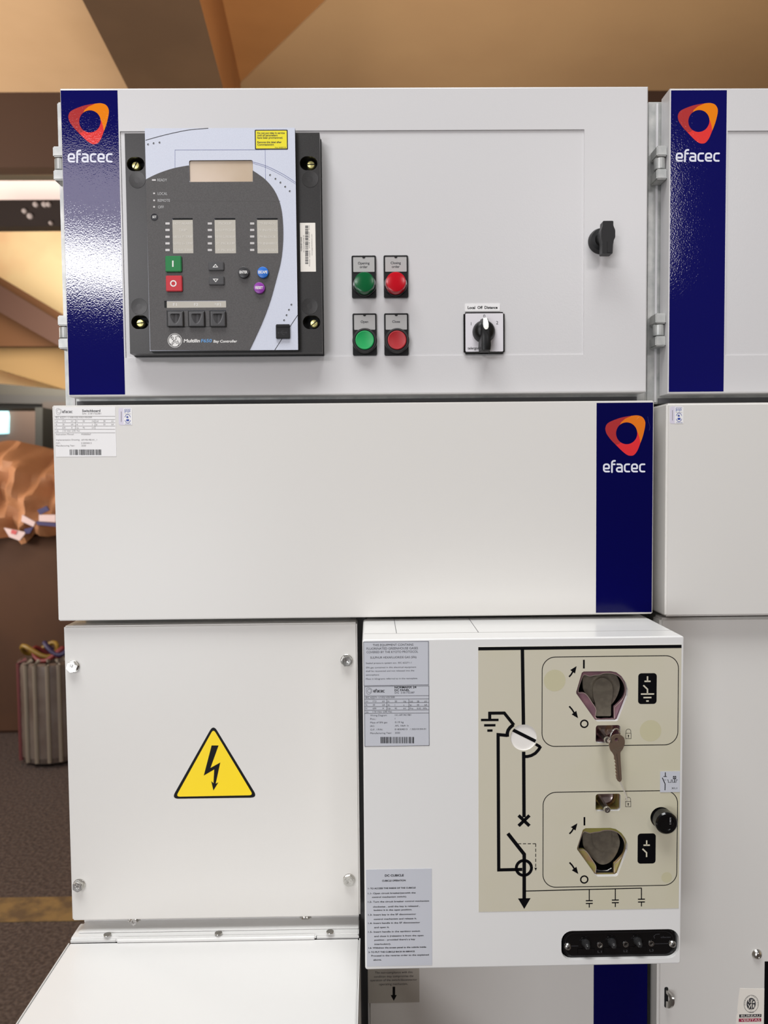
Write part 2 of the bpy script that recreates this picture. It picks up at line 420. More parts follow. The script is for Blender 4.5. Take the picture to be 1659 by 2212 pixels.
def slab(b, pts, Y, depth, m):
    pl = Pl(Y); b.prism([[pl.p(*q) for q in pts]], Y, Y+depth, m)
def bg(name, label, cat, pts, Y, depth, m, base=None):
    b = B(); slab(b, pts, Y, depth, m)
    lo = min(v.co.z for v in b.bm.verts); cx = sum(v.co.x for v in b.bm.verts)/len(b.bm.verts)
    return single(b, name, label, cat, (cx, Y+depth/2, lo))
BROWN = mat('brown_board', (84, 52, 26), 0.8); BROWND = mat('dark_brown_board', (56, 32, 24), 0.8); TAN = mat('tan_board', (150, 122, 84), 0.8)
bg('wall_panel', 'brown wall panel under the sloping dark beam, left of the cabinets', 'wall panel', [(-200, 480), (170, 700), (170, 748), (-200, 748)], 6.9, .08, BROWN)
bg('sloping_beam', 'dark brown sloping beam in front of the cream wall', 'beam', [(-200, 495), (170, 720), (170, 772), (-200, 560)], 6.6, .12, BROWND)
bg('shutter_panel', 'tan ribbed panel below the brown wall panel', 'panel', [(-200, 742), (170, 742), (170, 850), (-200, 740)], 7.2, .05, TAN)
b = B(); slab(b, [(-300, 433), (180, 431), (180, 488), (-300, 492)], 5.0, .12, mat('dark_girder_steel', (52, 40, 36), 0.6))
t = thing('steel_girder', 'dark steel girder with pale bolts crossing under the bright strip', 'girder', (-2.4, 5.06, Pl(5.0).p(0, 490)[1]))
b.part('girder_web', t)
for x, y, r in ((78, 443, 5.5), (97, 443, 5.5), (106, 443, 5), (54, 457, 5), (66, 468, 6), (111, 483, 4)):
    b = B(); pl = Pl(5.0); c = pl.p(x, y); b.lathe([(pl.mm(r), 0), (pl.mm(r), .02), (pl.mm(r*.5), .03), (0, .03)], (c[0], 5.0, c[1]), mat('pale_bolt', (214, 200, 196), .5), 12); b.part('bolt', t)
b = B(); slab(b, [(-300, 388), (180, 387), (180, 432), (-300, 434)], 5.3, .1, mat('lit_wall_glow', (255, 236, 226), 0.6, emis=((255, 226, 214), 0.85)))  # brightly lit wall band, made as a glowing strip
t = thing('lit_wall_strip', 'long glowing strip standing for a lit wall band above the dark steel girder', 'light', (-2.4, 5.35, Pl(5.3).p(0, 434)[1]))
b.part('glow_face', t)
b = B(); slab(b, [(-300, 378), (180, 377), (180, 389), (-300, 390)], 5.29, .12, mat('strip_edge', (120, 108, 88), .6)); b.part('strip_edge', t)
# low dark ducts, grey wall with a bright window
b = B(); slab(b, [(-300, 800), (180, 846), (180, 882), (-300, 882)], 6.0, .3, mat('grey_duct', (40, 38, 35), .6)); slab(b, [(-300, 845), (180, 856), (180, 874), (-300, 866)], 5.9, .1, mat('black_duct', (28, 27, 30), .6))
single(b, 'cable_duct', 'dark grey cable duct running level above the bright window', 'duct', (-2.6, 6.1, Pl(6).p(0, 882)[1]))
b = B(); slab(b, [(-300, 880), (180, 880), (180, 1010), (-300, 1010)], 7.0, .1, mat('grey_partition', (128, 110, 104), .8)); struct(b, 'wall_partition')
b = B(); slab(b, [(-60, 872), (12, 876), (16, 900), (15, 936), (-60, 940)], 6.95, .05, mat('window_glass', (200, 240, 245), .3, emis=((170, 240, 250), 1.5))); struct(b, 'window_1')
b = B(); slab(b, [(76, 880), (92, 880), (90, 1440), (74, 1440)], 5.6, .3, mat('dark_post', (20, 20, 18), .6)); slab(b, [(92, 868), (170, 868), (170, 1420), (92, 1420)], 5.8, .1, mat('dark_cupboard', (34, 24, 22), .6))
single(b, 'dark_locker', 'dark locker and post standing beside the bright window', 'locker', (-2.3, 5.8, 0.0))
# wrapped crate
CRD = mat('brown_cardboard', (76, 46, 24), 0.8, noise=(2, (68, 40, 20), .4, .6)); WRAP = mat('tan_wrapping_film', (168, 116, 78), 0.65, noise=(3, (150, 100, 64), .4, .65))
t = thing('wrapped_crate', 'large brown crate draped in crumpled tan wrapping with tape', 'crate', (-2.6, 4.1, 0))
b = B(); zt = Pl(3.58).p(60, 1150)[1]; b.box(-4.0, -1.3, 3.6, 4.6, 0, zt, CRD, .02); b.part('crate_body', t)
b = B()
NX, NZ = 44, 24; pl = Pl(3.5)
grid = []
for j in range(NZ+1):
    row = []
    for i in range(NX+1):
        px = -300+480*i/NX; v = j/NZ
        top = 952+max(0, (px-20))*.22+8*math.sin(px*.03); bot = 1163+10*math.sin(px*.05)-6*math.sin(px*.11)
        py = bot+(top-bot)*v
        u, z = pl.p(px, py)
        yy = 3.52+.05*math.sin(px*.055+v*5)+.03*math.sin(px*.12-v*7)+.35*v**4+.02*math.sin(v*22+px*.02)
        row.append(b.bm.verts.new((u, yy, z)))
    grid.append(row)
for j in range(NZ):
    for i in range(NX):
        f = b.bm.faces.new([grid[j][i], grid[j][i+1], grid[j+1][i+1], grid[j+1][i]]); f.material_index = b.mi(WRAP)
# top of the drape runs back over the crate
row = [b.bm.verts.new((v.co.x, 4.62, v.co.z-.05)) for v in grid[NZ]]
for i in range(NX):
    f = b.bm.faces.new([grid[NZ][i], grid[NZ][i+1], row[i+1], row[i]]); f.material_index = b.mi(WRAP)
b.part('wrapping', t)
TB, TW, TR = mat('navy_tape', (52, 44, 88), .5), mat('white_tape', (206, 180, 176), .5), mat('red_print', (190, 80, 80), .5)
pl = Pl(3.42)
for nm, P, m in (('tape', [(80, 1102), (100, 1093), (106, 1102), (86, 1112)], TB), ('tape', [(78, 1126), (122, 1130), (122, 1138), (80, 1134)], TB), ('tape', [(48, 1112), (76, 1128), (72, 1138), (46, 1126)], TW),
                 ('tape', [(8, 1140), (56, 1150), (42, 1168), (20, 1160)], TW), ('tape', [(84, 1112), (120, 1112), (120, 1128), (84, 1126)], TW), ('tape', [(52, 1143), (72, 1138), (64, 1152), (54, 1153)], TB), ('tape', [(26, 1144), (38, 1147), (34, 1155), (24, 1152)], TR)):
    b = B(); b.prism([[pl.p(*q) for q in P]], 3.42-(.004 if m is TR else 0), 3.435, m); b.part(nm, t)
# wire drum wrapped in film
pl = Pl(3.04); cx = pl.p(86, 1500)[0]; R = pl.mm(76); z1 = pl.p(86, 1436)[1]
t = thing('cable_coil', 'wrapped pale cable coil standing on the dark floor, left edge', 'coil', (cx, 3.04+R, 0.0))
COILM = mat('film_over_wire', (106, 94, 86), .35, noise=(6, (92, 78, 70), .4, .6))
b = B(); prof = [(R*.93, .02), (R, .05)]
for k in range(14): prof += [(R*(1+.008*(k % 2)), .05+(z1-.08)*k/13)]
prof += [(R*.98, z1-.01), (R*.9, z1), (R*.66, z1-.01), (R*.62, z1-.09), (0, z1-.09)]
b.lathe(prof, (cx, 3.04+R, 0), COILM, 40, 'z'); b.part('drum', t)
for k, a in enumerate((-2.35, -2.0, -1.7, -1.35, -1.05, -.75)):
    b = B(); x, y = cx+R*1.015*math.cos(a), 3.04+R+R*1.015*math.sin(a)
    b.tube([(x, y, .03), (x, y, z1*.5), (x, y, z1-.005), (cx+R*.8*math.cos(a), 3.04+R+R*.8*math.sin(a), z1+.012)], .011, mat('pale_strap' if k != 0 else 'red_strap', (122, 110, 96) if k != 0 else (96, 44, 44), .6), 8); b.part('strap', t)
for k, (m, dx, dz, rr) in enumerate(((mat('yellow_wire', (130, 100, 30), .5), -.05, .05, .09), (mat('navy_wire', (45, 35, 70), .5), .05, .06, .07), (mat('red_wire', (120, 40, 40), .5), .0, .03, .08))):
    b = B(); P = [(cx+dx+rr*math.cos(a), 3.04+.7*R+rr*.6*math.sin(a), z1+dz+.03*math.sin(a*2+k)) for a in [2*PI*i/20 for i in range(20)]]
    b.tube(P, .012, m, 8, True); b.part('wire_bundle', t)
def floorq(px, py):
    d = _f + _r*((px-W_PX/2)/F_PX) - _u*((py-H_PX/2)/F_PX); tt = -(EZ-.003)/d.z; q = CAM+d*tt; return (q.x, q.y)
q0, q1 = floorq(60, 1990)[1], floorq(60, 1938)[1]
b = B(); b.box(-6, 5.9, q0, q1, .0005, .003, mat('worn_yellow_floor_line', (140, 112, 68), .6, noise=(14, (100, 80, 56), .4, .62))); struct(b, 'trim_3')

# ================================================================ SWITCHGEAR CARCASSES
PITCHX = 0.7130
YD = 0.020                                        # front of the upper doors
# -------- upper control cabinets
X0, X1, Z0, Z1 = -0.3612, 0.3262, EZ+0.0972, EZ+0.4537
t = thing('control_cabinet', 'light grey control cabinet at the top left, door carrying the relay and buttons', 'cabinet', (0, .2, EZ+.088), group='upper control cabinets')
uc = t
b = B(); bx0 = X0-.0158
b.box(bx0, X1+.0095, .050, .42, EZ+.088, Z1-.001, ZINC, .0015)
b.box(bx0+.010, bx0+.0125, .0485, .051, EZ+.09, Z1-.004, PAINT)
b.box(X0-.001, X1-.002, .0478, .051, EZ+.0885, EZ+.0945, DARK)
b.part('cabinet_body', t)
# door: pan with a recessed mounting plate behind a frame
rc = Pl(YD).rect(265, 281.5, 1261.7, 769.8); 
b = B()
out = rrect(X0, Z0, X1, Z1, .0018, 3)
fo = [(X0+.0016, Z0+.0016), (X1-.0016, Z0+.0016), (X1-.0016, Z1-.0016), (X0+.0016, Z1-.0016)]
ri = [(rc[0], rc[1]), (rc[2], rc[1]), (rc[2], rc[3]), (rc[0], rc[3])]
b.flat([fo, ri[::-1]], YD, PAINT)
# rolled edges of the pan
fold = [(0.0016, 0.0), (0.0008, 0.0003), (0.0003, 0.0008), (0.0, 0.0018), (0.0, .0270)]
def ringpt(ins, yy): return [(X0+ins, YD+yy, Z0+ins), (X1-ins, YD+yy, Z0+ins), (X1-ins, YD+yy, Z1-ins), (X0+ins, YD+yy, Z1-ins)]
prev = None
for ins, yy in fold:
    cur = ringpt(ins, yy)
    if prev:
        for i in range(4): b.face([prev[i], prev[(i+1) % 4], cur[(i+1) % 4], cur[i]], PAINT)
    prev = cur
b.face([(X0, YD+.027, Z0), (X1, YD+.027, Z0), (X1, YD+.027, Z1), (X0, YD+.027, Z1)], PAINT)
RD = 0.0016
for i in range(4):
    a, c = ri[i], ri[(i+1) % 4]
    b.face([(a[0], YD, a[1]), (c[0], YD, c[1]), (c[0], YD+RD, c[1]), (a[0], YD+RD, a[1])], PAINT)
b.flat([ri], YD+RD, PAINT)
door = b.part('door', t)
YP = YD+RD                                         # mounting plate surface
pl = Pl(YD)
b = B()
su0, sv0, su1, sv1 = pl.rect(140.4, 195.4, 262, 852.7)
b.prism([[(su0, sv0), (su1, sv0), (su1, sv1), (su0, sv1)]], YD-.0002, YD, BLUE_T)
def stripe_marks(b, pl, lx, ly, wx, wb, y, tex):
    draw_logo(b, pl, lx, ly, 1.0, y, tex[0], tex[1], tex[2])
LT = (mat('logo_dark_red_textured', (176, 52, 52), .07, bump=(620, .175, .00030)), mat('logo_orange_textured', (236, 130, 14), .07, bump=(620, .175, .00030)), mat('logo_red_textured', (228, 58, 54), .07, bump=(620, .175, .00030)))
stripe_marks(b, pl, 194.5, 262.5, 0, 0, YD-.00028, LT)
draw_word(b, pl, 146.5, 351.0, 96.5, 19.5, LOGOW, YD-.00028)
b.part('blue_stripe', t, door, 'dark blue vertical stripe with orange and red ring logo and white lettering')
def hinge(t, zc, name='hinge'):
    # knuckle hinge between the door's folded edge and the body
    b = B(); x0, x1 = X0-.0128, X0-.0002
    h = 0.0195
    b.box(x0, x1, YD+.006, YD+.028, zc+.0075, zc+h, ZINC, .0012)
    b.box(x0, x1, YD+.006, YD+.028, zc-h, zc-.0075, ZINC, .0012)
    o = b.part(name, t)
    b = B(); P = [(.0062, -.0066), (.0062, .0066)]
    b.lathe([(.0060, -.0066), (.0066, -.006), (.0066, .006), (.0060, .0066)], (x0+.0058, YD+.0135, zc), ZINC, 20, 'z'); b.part('knuckle', t, o)
    b = B(); b.lathe([(.0025, -.018), (.0025, .018)], (x0+.0058, YD+.0165, zc), STEEL, 12, 'z'); b.part('pin', t, o)
hz = [Pl(YD+.006).p(125, 352)[1], Pl(YD+.006).p(134, 717)[1]]
for z in hz: hinge(t, z)
# right-hand cabinet shares everything so far
UC2 = copy_tree(uc['_ob']); UC2.location.x += PITCHX; UC2.location.z -= .0023
UC2['label'] = 'light grey control cabinet at the right edge, only its blue stripe and hinges in view'
# latch on the left cabinet door
pl = Pl(YD); c = pl.p(1297, 522)
b = B(); b.lathe([(.0148, 0), (.0148, .003), (.0132, .0085), (.0090, .0095), (.0082, .012), (.0082, .022), (0, .022)], (c[0], YD, c[1]), BLACKP, 40)
latch = b.part('door_latch', t, None, 'black wing latch')
b = B(); hy = YD-.030; pl2 = Pl(hy)
zt, zb = pl2.p(1313, 477)[1], pl2.p(1311, 548)[1]; hc = c
P = rpoly([(hc[0]-.0068, zb), (hc[0]+.0052, zb), (hc[0]+.0058, hc[1]-.009), (hc[0]+.0082, hc[1]-.004), (hc[0]+.0082, hc[1]+.004), (hc[0]+.0060, hc[1]+.009), (hc[0]+.0060, zt), (hc[0]-.0060, zt), (hc[0]-.0062, hc[1]+.009), (hc[0]-.0080, hc[1]+.004), (hc[0]-.0080, hc[1]-.004), (hc[0]-.0066, hc[1]-.009)], .0012, 3)
b.prism([P], hy, hy+.011, BLACKP); b.box(hc[0]-.0012, hc[0]+.0035, hy-.0006, hy+.001, zb+.001, hc[1]-.009, BLACKP, .0004)
b.part('wing_grip', t, latch)

# -------- cubicle bodies, lower doors
def cubicle(dx, dz, lab, doorx0, doorx1, lab_door):
    t = thing('cubicle_frame', lab, 'cubicle', (dx, .4, 0), group='switchgear cubicle frames')
    b = B(); b.box(-.360+dx, .331+dx, .052, .82, .0, EZ+.083+dz, ZINC, .001)
    b.part('cubicle_body', t)
    b = B(); zt = Pl(.018).p(1440, 1335)[1]; b.box(doorx0, doorx1, .018, .045, .08, zt, SMOOTH, .003, 3)
    d = b.part('lower_door', t)
    return t, d
d0 = Pl(.018).rect(791, 1400, 1400, 2200); d1 = Pl(.018).rect(1423, 1400, 1659, 2200)
cf, ldoor = cubicle(0, 0, 'left cubicle frame under the control cabinet, lower door with blue stripe', d0[0], d0[2], '')
b = B(); u0, _, u1, _ = Pl(.018).rect(1282.6, 1900, 1398.6, 2200); b.prism([[(u0, .3), (u1, .3), (u1, EZ-.20), (u0, EZ-.20)]], .0178, .018, BLUE_S); b.part('blue_stripe', cf, ldoor, 'dark blue vertical stripe')
b = B(); g0 = Pl(.045).rect(762, 1400, 795, 2200); b.box(g0[0], g0[2], .040, .052, .05, EZ-.17, DARK); b.part('gap_shade_strip', cf, None, 'dark grey strip for the shade in the gap')  # dark strip added for the shade inside the gap
cf2, ldoor2 = cubicle(PITCHX, -.002, 'right cubicle frame, plain lower door with a lock tab', d1[0], d1[0]+.68, '')
# lock tab, dome nut and black notice on the right lower door
pl = Pl(.018)
b = B(); u0, v0, u1, v1 = pl.rect(1435.0, 2132, 1443.0, 2176); b.prism([rrect(u0, v0, u1, v1, .002)], .0174, .018, CAVITY)
tab = b.part('lock_slot', cf2, ldoor2, 'black slot')
b = B()
P = [(0, .0008), (-.006, .003), (-.011, .010), (-.0125, .017), (-.010, .0225), (0, .0245)]
inner = [(-.001, .009), (-.0055, .012), (-.0075, .016), (-.005, .019), (-.001, .020)]
cu = (u0+u1)/2
for sx in (-.0008, .0008):
    pass
# ring plate lies in the vertical plane that points at the viewer, turned slightly
def tabq(p, s): 
    return (cu+s-p[0]*.35, .018+p[0], v0+p[1]*.95)
po = smooth_loop(P, 4, False); pi_ = smooth_loop(inner, 4, False)
n = len(po)
for s_ in (-.0012, .0012):
    for i in range(n-1):
        j0 = int(i*(len(pi_)-1)/(n-1)); j1 = int((i+1)*(len(pi_)-1)/(n-1))
        b.face([tabq(po[i], s_), tabq(po[i+1], s_), tabq(pi_[j1], s_), tabq(pi_[j0], s_)] if j0 != j1 else [tabq(po[i], s_), tabq(po[i+1], s_), tabq(pi_[j0], s_)], STEEL)
for lp in (po, pi_):
    for i in range(len(lp)-1): b.face([tabq(lp[i], -.0012), tabq(lp[i+1], -.0012), tabq(lp[i+1], .0012), tabq(lp[i], .0012)], STEEL)
b.part('lock_tab', cf2, ldoor2, 'bright steel lock tab with an eye')
c = pl.p(1634.5, 2060.5); b = B()
b.lathe([(.0062, 0), (.0062, .0008), (.0060, .001), (.0052, .0030), (.0036, .0044), (.0026, .0048), (.0024, .0040), (0, .0038)], (c[0], .018, c[1]), STEEL, 28); b.part('dome_screw', cf2, ldoor2, 'steel dome screw')

b = B(); u0, v0, u1, v1 = pl.rect(1650.5, 2076, 1740, 2250); b.prism([[(u0, v0), (u1, v0), (u1, v1), (u0, v1)]], .0176, .018, INKB)
single(b, 'black_notice', 'black notice at the right edge above the inspection stickers', 'notice', (u0, .018, v0))
# inspection stickers
b = B()
q = [(1595, 2134.5), (1650, 2135.5), (1650, 2240), (1588, 2240), (1590.5, 2196), (1592, 2186), (1594, 2165)]
q = [(1598.5, 2135), (1651, 2136), (1650, 2250), (1588, 2250), (1591, 2195), (1593.5, 2188), (1593, 2180), (1595.5, 2155)]
b.prism([[pl.p(*k) for k in q]], .0177, .018, PAPERC)
y = .0177-INK
def ell(b, cx, cy, rx, ry, m, y, wd=None):
    c = pl.p(cx, cy)
    pts = circ(c, pl.mm(rx), 36, ry=pl.mm(ry))
    if wd: b.stroke(pts, pl.mm(wd), y, m, closed=True)
    else: b.flat([pts], y, m)
ell(b, 1622.5, 2168, 16.3, 20, INKD, y, 0.8); ell(b, 1622.3, 2168.2, 10.3, 14, INKD, y)
# robed figure, pillar and globe as light shapes in the oval
for st, wd in (([(1622, 2161), (1623.5, 2166), (1620, 2172), (1617, 2178)], 1.6), ([(1623, 2166), (1623, 2172), (1623.5, 2178)], 1.4), ([(1623, 2162), (1626.5, 2158)], 1.0), ([(1622, 2163), (1618, 2166)], 1.0), ([(1617, 2157), (1617, 2164)], 1.6), ([(1627.5, 2169), (1627.5, 2176)], 3.0), ([(1615.5, 2168), (1618, 2174)], 1.2), ([(1619, 2180), (1626, 2180)], 1.2)):
    b.stroke([pl.p(*k) for k in st], pl.mm(wd), y-INK, PAPERC)
ell(b, 1622.3, 2159.3, 1.2, 1.4, PAPERC, y-INK); ell(b, 1627.8, 2164, 2.2, 2.4, PAPERC, y-INK)
for i, ch in enumerate('BUREAU VERITAS'):
    if ch == ' ': continue
    a = math.radians(187-(194/13)*i); b.text(pl, ch, 1622.5+13.4*math.cos(a), None, 2168+1.3-17.2*math.sin(a), 2.6, INKD, y, ctr=True)
b.text(pl, '1828', 1617.5, 1627.5, 2187.3, 2.6, INKD, y)
u0, v0, u1, v1 = pl.rect(1596.5, 2190.5, 1644.5, 2197); b.flat([[(u0, v0), (u1, v0), (u1, v1), (u0, v1)]], y, INKD); b.text(pl, 'BUREAU', 1600.5, 1641.5, 2196.2, 4.8, PAPERC, y-INK)
u0, v0, u1, v1 = pl.rect(1595.5, 2199.5, 1644, 2206.5); b.flat([[(u0, v0), (u1, v0), (u1, v1), (u0, v1)]], y, mat('crimson_ink', (160, 30, 70), .5)); b.text(pl, 'VERITAS', 1599.5, 1641, 2205.6, 4.8, PAPERC, y-INK)
bs = pl.p(1620, 2250); single(b, 'inspection_sticker', 'cream sticker with an oval emblem over grey and red name bars, lower right', 'sticker', (bs[0], .018, bs[1]))
b = B(); b.prism([[pl.p(*k) for k in [(1650.6, 2134), (1700, 2133), (1700, 2250), (1650, 2250)]]], .0178, .018, PAPERP)
for yy, m in ((2158, INKD), (2165, INKD), (2185, INKD)):
    line(b, pl, 1657.5, yy, 1690, yy, 2.0, m, .0178-INK)
bs = pl.p(1660, 2250); single(b, 'pink_sticker', 'pale lilac sticker cut by the right edge, below the black notice', 'sticker', (bs[0], .018, bs[1]))
# taupe notice under the mechanism box
b = B(); plate(b, pl, 795, 2060, 905.6, 2165.6, PAPERT); y = .018-.0003-INK
for s_, l, r, ba in (('The non-compliance with this', 810, 891, 2103), ('condition may compromise the', 808, 893, 2111.5), ('operation of the switch/disconnector', 799.5, 901, 2119.5), ('operating mechanism.', 819, 881, 2128)):
    b.text(pl, s_, l, r, ba, 5.0, INKD, y)
b.flat([[pl.p(*k) for k in [(848, 2131), (853.5, 2131), (853.5, 2149), (857.2, 2149), (850.5, 2161.5), (843.8, 2149), (848, 2149)]]], y, INKB)
bs = pl.p(850, 2165); single(b, 'taupe_notice', 'taupe notice with a black down arrow, half hidden below the mechanism box', 'notice', (bs[0], .018, bs[1]))

# ================================================================ MIDDLE COVERS
MX0, MX1, MZ0, MZ1 = -.3727, .3281, EZ-.1665, EZ+.0852
t = thing('front_cover', 'wide plain grey cover with a blue stripe at its right end', 'cover', (0, .03, MZ0), group='middle front covers')
b = B(); b.box(MX0, MX1, 0, .052, MZ0, MZ1, SMOOTH, .0012, 2); cov = b.part('cover_panel', t)
pl = Pl(0); b = B(); u0 = .2606; b.prism([[(u0, EZ-.1642), (MX1-.0012, EZ-.1642), (MX1-.0012, EZ+.0828), (u0, EZ+.0828)]], -.0002, .0, BLUE_S)
draw_logo(b, pl, 1353.5, 936, 0.985, -.0003, RED_D, ORANGE, RED_L)
draw_word(b, pl, 1302.5, 1020.3, 91, 19.0, LOGOW, -.0003)
b.stroke([pl.p(1375, 906), pl.p(1377, 903), pl.p(1380.5, 901)], .0003, -.0004, mat('scratch', (240, 170, 90), .5))
b.stroke([pl.p(*k) for k in [(1399, 900), (1401, 912), (1404, 922), (1402, 930)]], .0002, -.0003, mat('blue_scratch', (60, 60, 130), .5))
b.part('blue_stripe', t, None, 'dark blue vertical stripe with orange and red ring logo and white lettering')
r0 = Pl(0).rect(1438.5, 870, 1659, 1331)
t2 = thing('front_cover', 'grey middle cover of the right cubicle, cut by the right edge', 'cover', (.7, .03, r0[1]), group='middle front covers')
b = B(); b.box(r0[0], r0[0]+.70, 0, .052, r0[1], r0[3], SMOOTH, .0022, 3); b.part('cover_panel', t2)

# white switchboard nameplate
b = B(); pl = Pl(0)
plate(b, pl, 119.5, 879.5, 250.5, 986.3, PAPER); y = -.0003-INK
draw_ring = lambda b, pl, cx, cy, s, m, y: (b.stroke([pl.p(cx+6.3*s*math.cos(a)*(1+.10*math.cos(3*a+.6)), cy+7*s*math.sin(a)*(1+.10*math.cos(3*a+.6))) for a in [2*PI*i/30 for i in range(30)]], pl.mm(.55), y, m, closed=True),
    b.stroke(circ(pl.p(cx+.5, cy-.3), pl.mm(4.0*s), 24), pl.mm(.55), y, m, closed=True))
draw_ring(b, pl, 127, 888.8, .95, INKL, y)
draw_word(b, pl, 134.8, 892.2, 22, 4.6, INKD, y, .2)
b.text(pl, 'Switchboard', 177.8, 217, 890, 5, INKD, y, .02); b.text(pl, 'S/N  5181732381', 178, 218.5, 895.3, 3.6, INKL, y)
b.text(pl, 'IEC 62271-1/100/102/103/105/200', 120.5, 199, 903.8, 3.6, INKL, y)
for yy in (899.3, 906.4, 913.3, 920.3, 927.3, 934.9): line(b, pl, 118.6, yy, 249, yy, .7, INKL, y)
for xx in (163, 205.5): line(b, pl, xx, 906.4, xx, 927.3, .7, INKL, y)
for r_, row in enumerate((('Ur', '17.5', 'kV', 'fr', '50', 'Hz', 'Ud', '38', 'kV'), ('Ik', '20', 'kA', 'tk', '1', 's', 'Ip', '50', 'kA'), ('Ir', '630', 'A', 'Up', '95', 'kV'))):
    for x_, s_ in zip((121, 135, 154, 165, 179, 199, 207.5, 223.5, 241), row): b.text(pl, s_, x_, None, 911.4+7.1*r_, 3.2, INKL, y)
b.text(pl, 'Ua     110 Vdc/ 230 Vac', 121, 173, 932.6, 3.3, INKL, y)
for s_, s2, yy in (('Instruction Manual:', 'MS000067', 940), ('Implementation Drawing:', 'AP1901981A1_1', 952), ('O.F.:', 'E18304013', 959), ('Manufacturing Year:', '2020', 964.5)):
    b.text(pl, s_, 121.5, None, yy, 3.4, INKL, y); b.text(pl, s2, 176, None, yy, 3.4, INKL, y)
barcode(b, pl, 151, 971, 219.5, 983, INKD, y, seed=5)
bs = pl.p(185, 986); single(b, 'switchboard_nameplate', 'white printed nameplate with barcode at the top left corner of the wide cover', 'nameplate', (bs[0], 0, bs[1]))
def proof(px, py, lab):
    b = B(); pl = Pl(0)
    plate(b, pl, px, py, px+28.5, py+37, PAPERP, .0002, .002); plate(b, pl, px+10.5, py+1, px+29, py+37, PAPER, .0003, .0008)
    y = -.0004
    for k in range(6): line(b, pl, px+13+k*2.3, py+4+(k % 2), px+13+k*2.3, py+11-(k % 3), 1.0, INKBL, y)
    line(b, pl, px+12.5, py+3, px+26.5, py+3, .7, INKBL, y); line(b, pl, px+12.5, py+13, px+26.5, py+13, .5, INKL, y)
    c = pl.p(px+19.5, py+23.5)
    for a0, a1 in ((.35, PI-.35), (PI+.35, 2*PI-.35)): b.stroke(circ(c, pl.mm(6.3), 14, a0, a1, ry=pl.mm(9.2)), pl.mm(1.0), y, INKBL)
    b.text(pl, 'e', px+16.5, px+21, py+22, 6, INKBL, y, .03)
    u0, v0, u1, v1 = pl.rect(px+16.5, py+24.5, px+22.5, py+29); b.flat([[(u0, v0), (u1, v0), (u1, v1), (u0, v1)]], y, INKBL)
    line(b, pl, px+13, py+35, px+27, py+35, .7, INKBL, y); line(b, pl, px+5.5, py+8, px+5.5, py+30, 1.0, INKL, y)
    bs = pl.p(px+14, py+37); single(b, 'inspection_seal', lab, 'sticker', (bs[0], 0, bs[1]), group='inspection seals')
proof(256.5, 881, 'small white and lilac seal with blue marks beside the white nameplate')
proof(1447, 878, 'small white and lilac seal with blue marks on the right cubicle cover')

# ================================================================ LOWER-LEFT ACCESS PANEL
LX0, LX1, LZ0, LZ1 = -.371, -.0225, EZ-.5342, EZ-.1745
LY = .010
t = thing('access_panel', 'square light grey panel held by four hex bolts, bearing the yellow warning', 'panel', ((LX0+LX1)/2, .03, LZ0))
b = B(); b.box(LX0, LX1, LY, .052, LZ0, LZ1, SMOOTH, .0018, 3); b.part('panel_sheet', t)
def hexbolt(t, px, py, Y, ang):
    pl = Pl(Y); c = pl.p(px, py)
    b = B(); b.lathe([(.0072, 0), (.0072, .0012), (.0068, .0015), (0, .0015)], (c[0], Y, c[1]), STEEL, 28)
    bo = b.part('bolt', t, None, 'zinc hex bolt')
    b = B(); R = .0066; P = circ(c, R, 6, ang, ang+2*PI); P2 = circ(c, R*.90, 6, ang, ang+2*PI)
    b.prism([P], Y-.0062, Y-.0015, STEEL, back=False)
    b.lathe([(.0056, .0062), (.0054, .0070), (.0040, .0070), (0, .0066)], (c[0], Y, c[1]), STEEL, 24)
    for k in range(5): 
        a = ang+k*1.25; b.box(c[0]+.0025*math.cos(a)-.0004, c[0]+.0025*math.cos(a)+.0004, Y-.0073, Y-.0066, c[1]+.0025*math.sin(a)-.0009, c[1]+.0025*math.sin(a)+.0009, STEEL)
    b.part('bolt_head', t, bo)
for px, py, a in ((159, 1439, .2), (749, 1426, .1), (171.5, 1910.5, .5), (754, 1899.5, .3)): hexbolt(t, px, py, LY, a)
# warning triangle
pl = Pl(LY); b = B()
def tq(x, y_): return pl.p(365+x/8.295, 1560+y_/8.295)
b.prism([rpoly([tq(795, 40), tq(1590, 1350), tq(45, 1372)], .0088, 8)], LY-.0002, LY, INKB)
b.flat([rpoly([tq(797, 120), tq(1510, 1307), tq(125, 1334)], .0052, 8)], LY-.0003, YEL)
b.flat([[tq(*k) for k in [(765, 415), (890, 415), (745, 818), (921, 720), (838, 1100), (888, 1075), (797, 1222), (757, 1052), (798, 1092), (812, 845), (625, 955)]]], LY-.0004, INKB)
bs = pl.p(463, 1724); single(b, 'high_voltage_sign', 'yellow triangular electric shock warning sign with black bolt arrow', 'warning sign', (bs[0], LY, bs[1]))
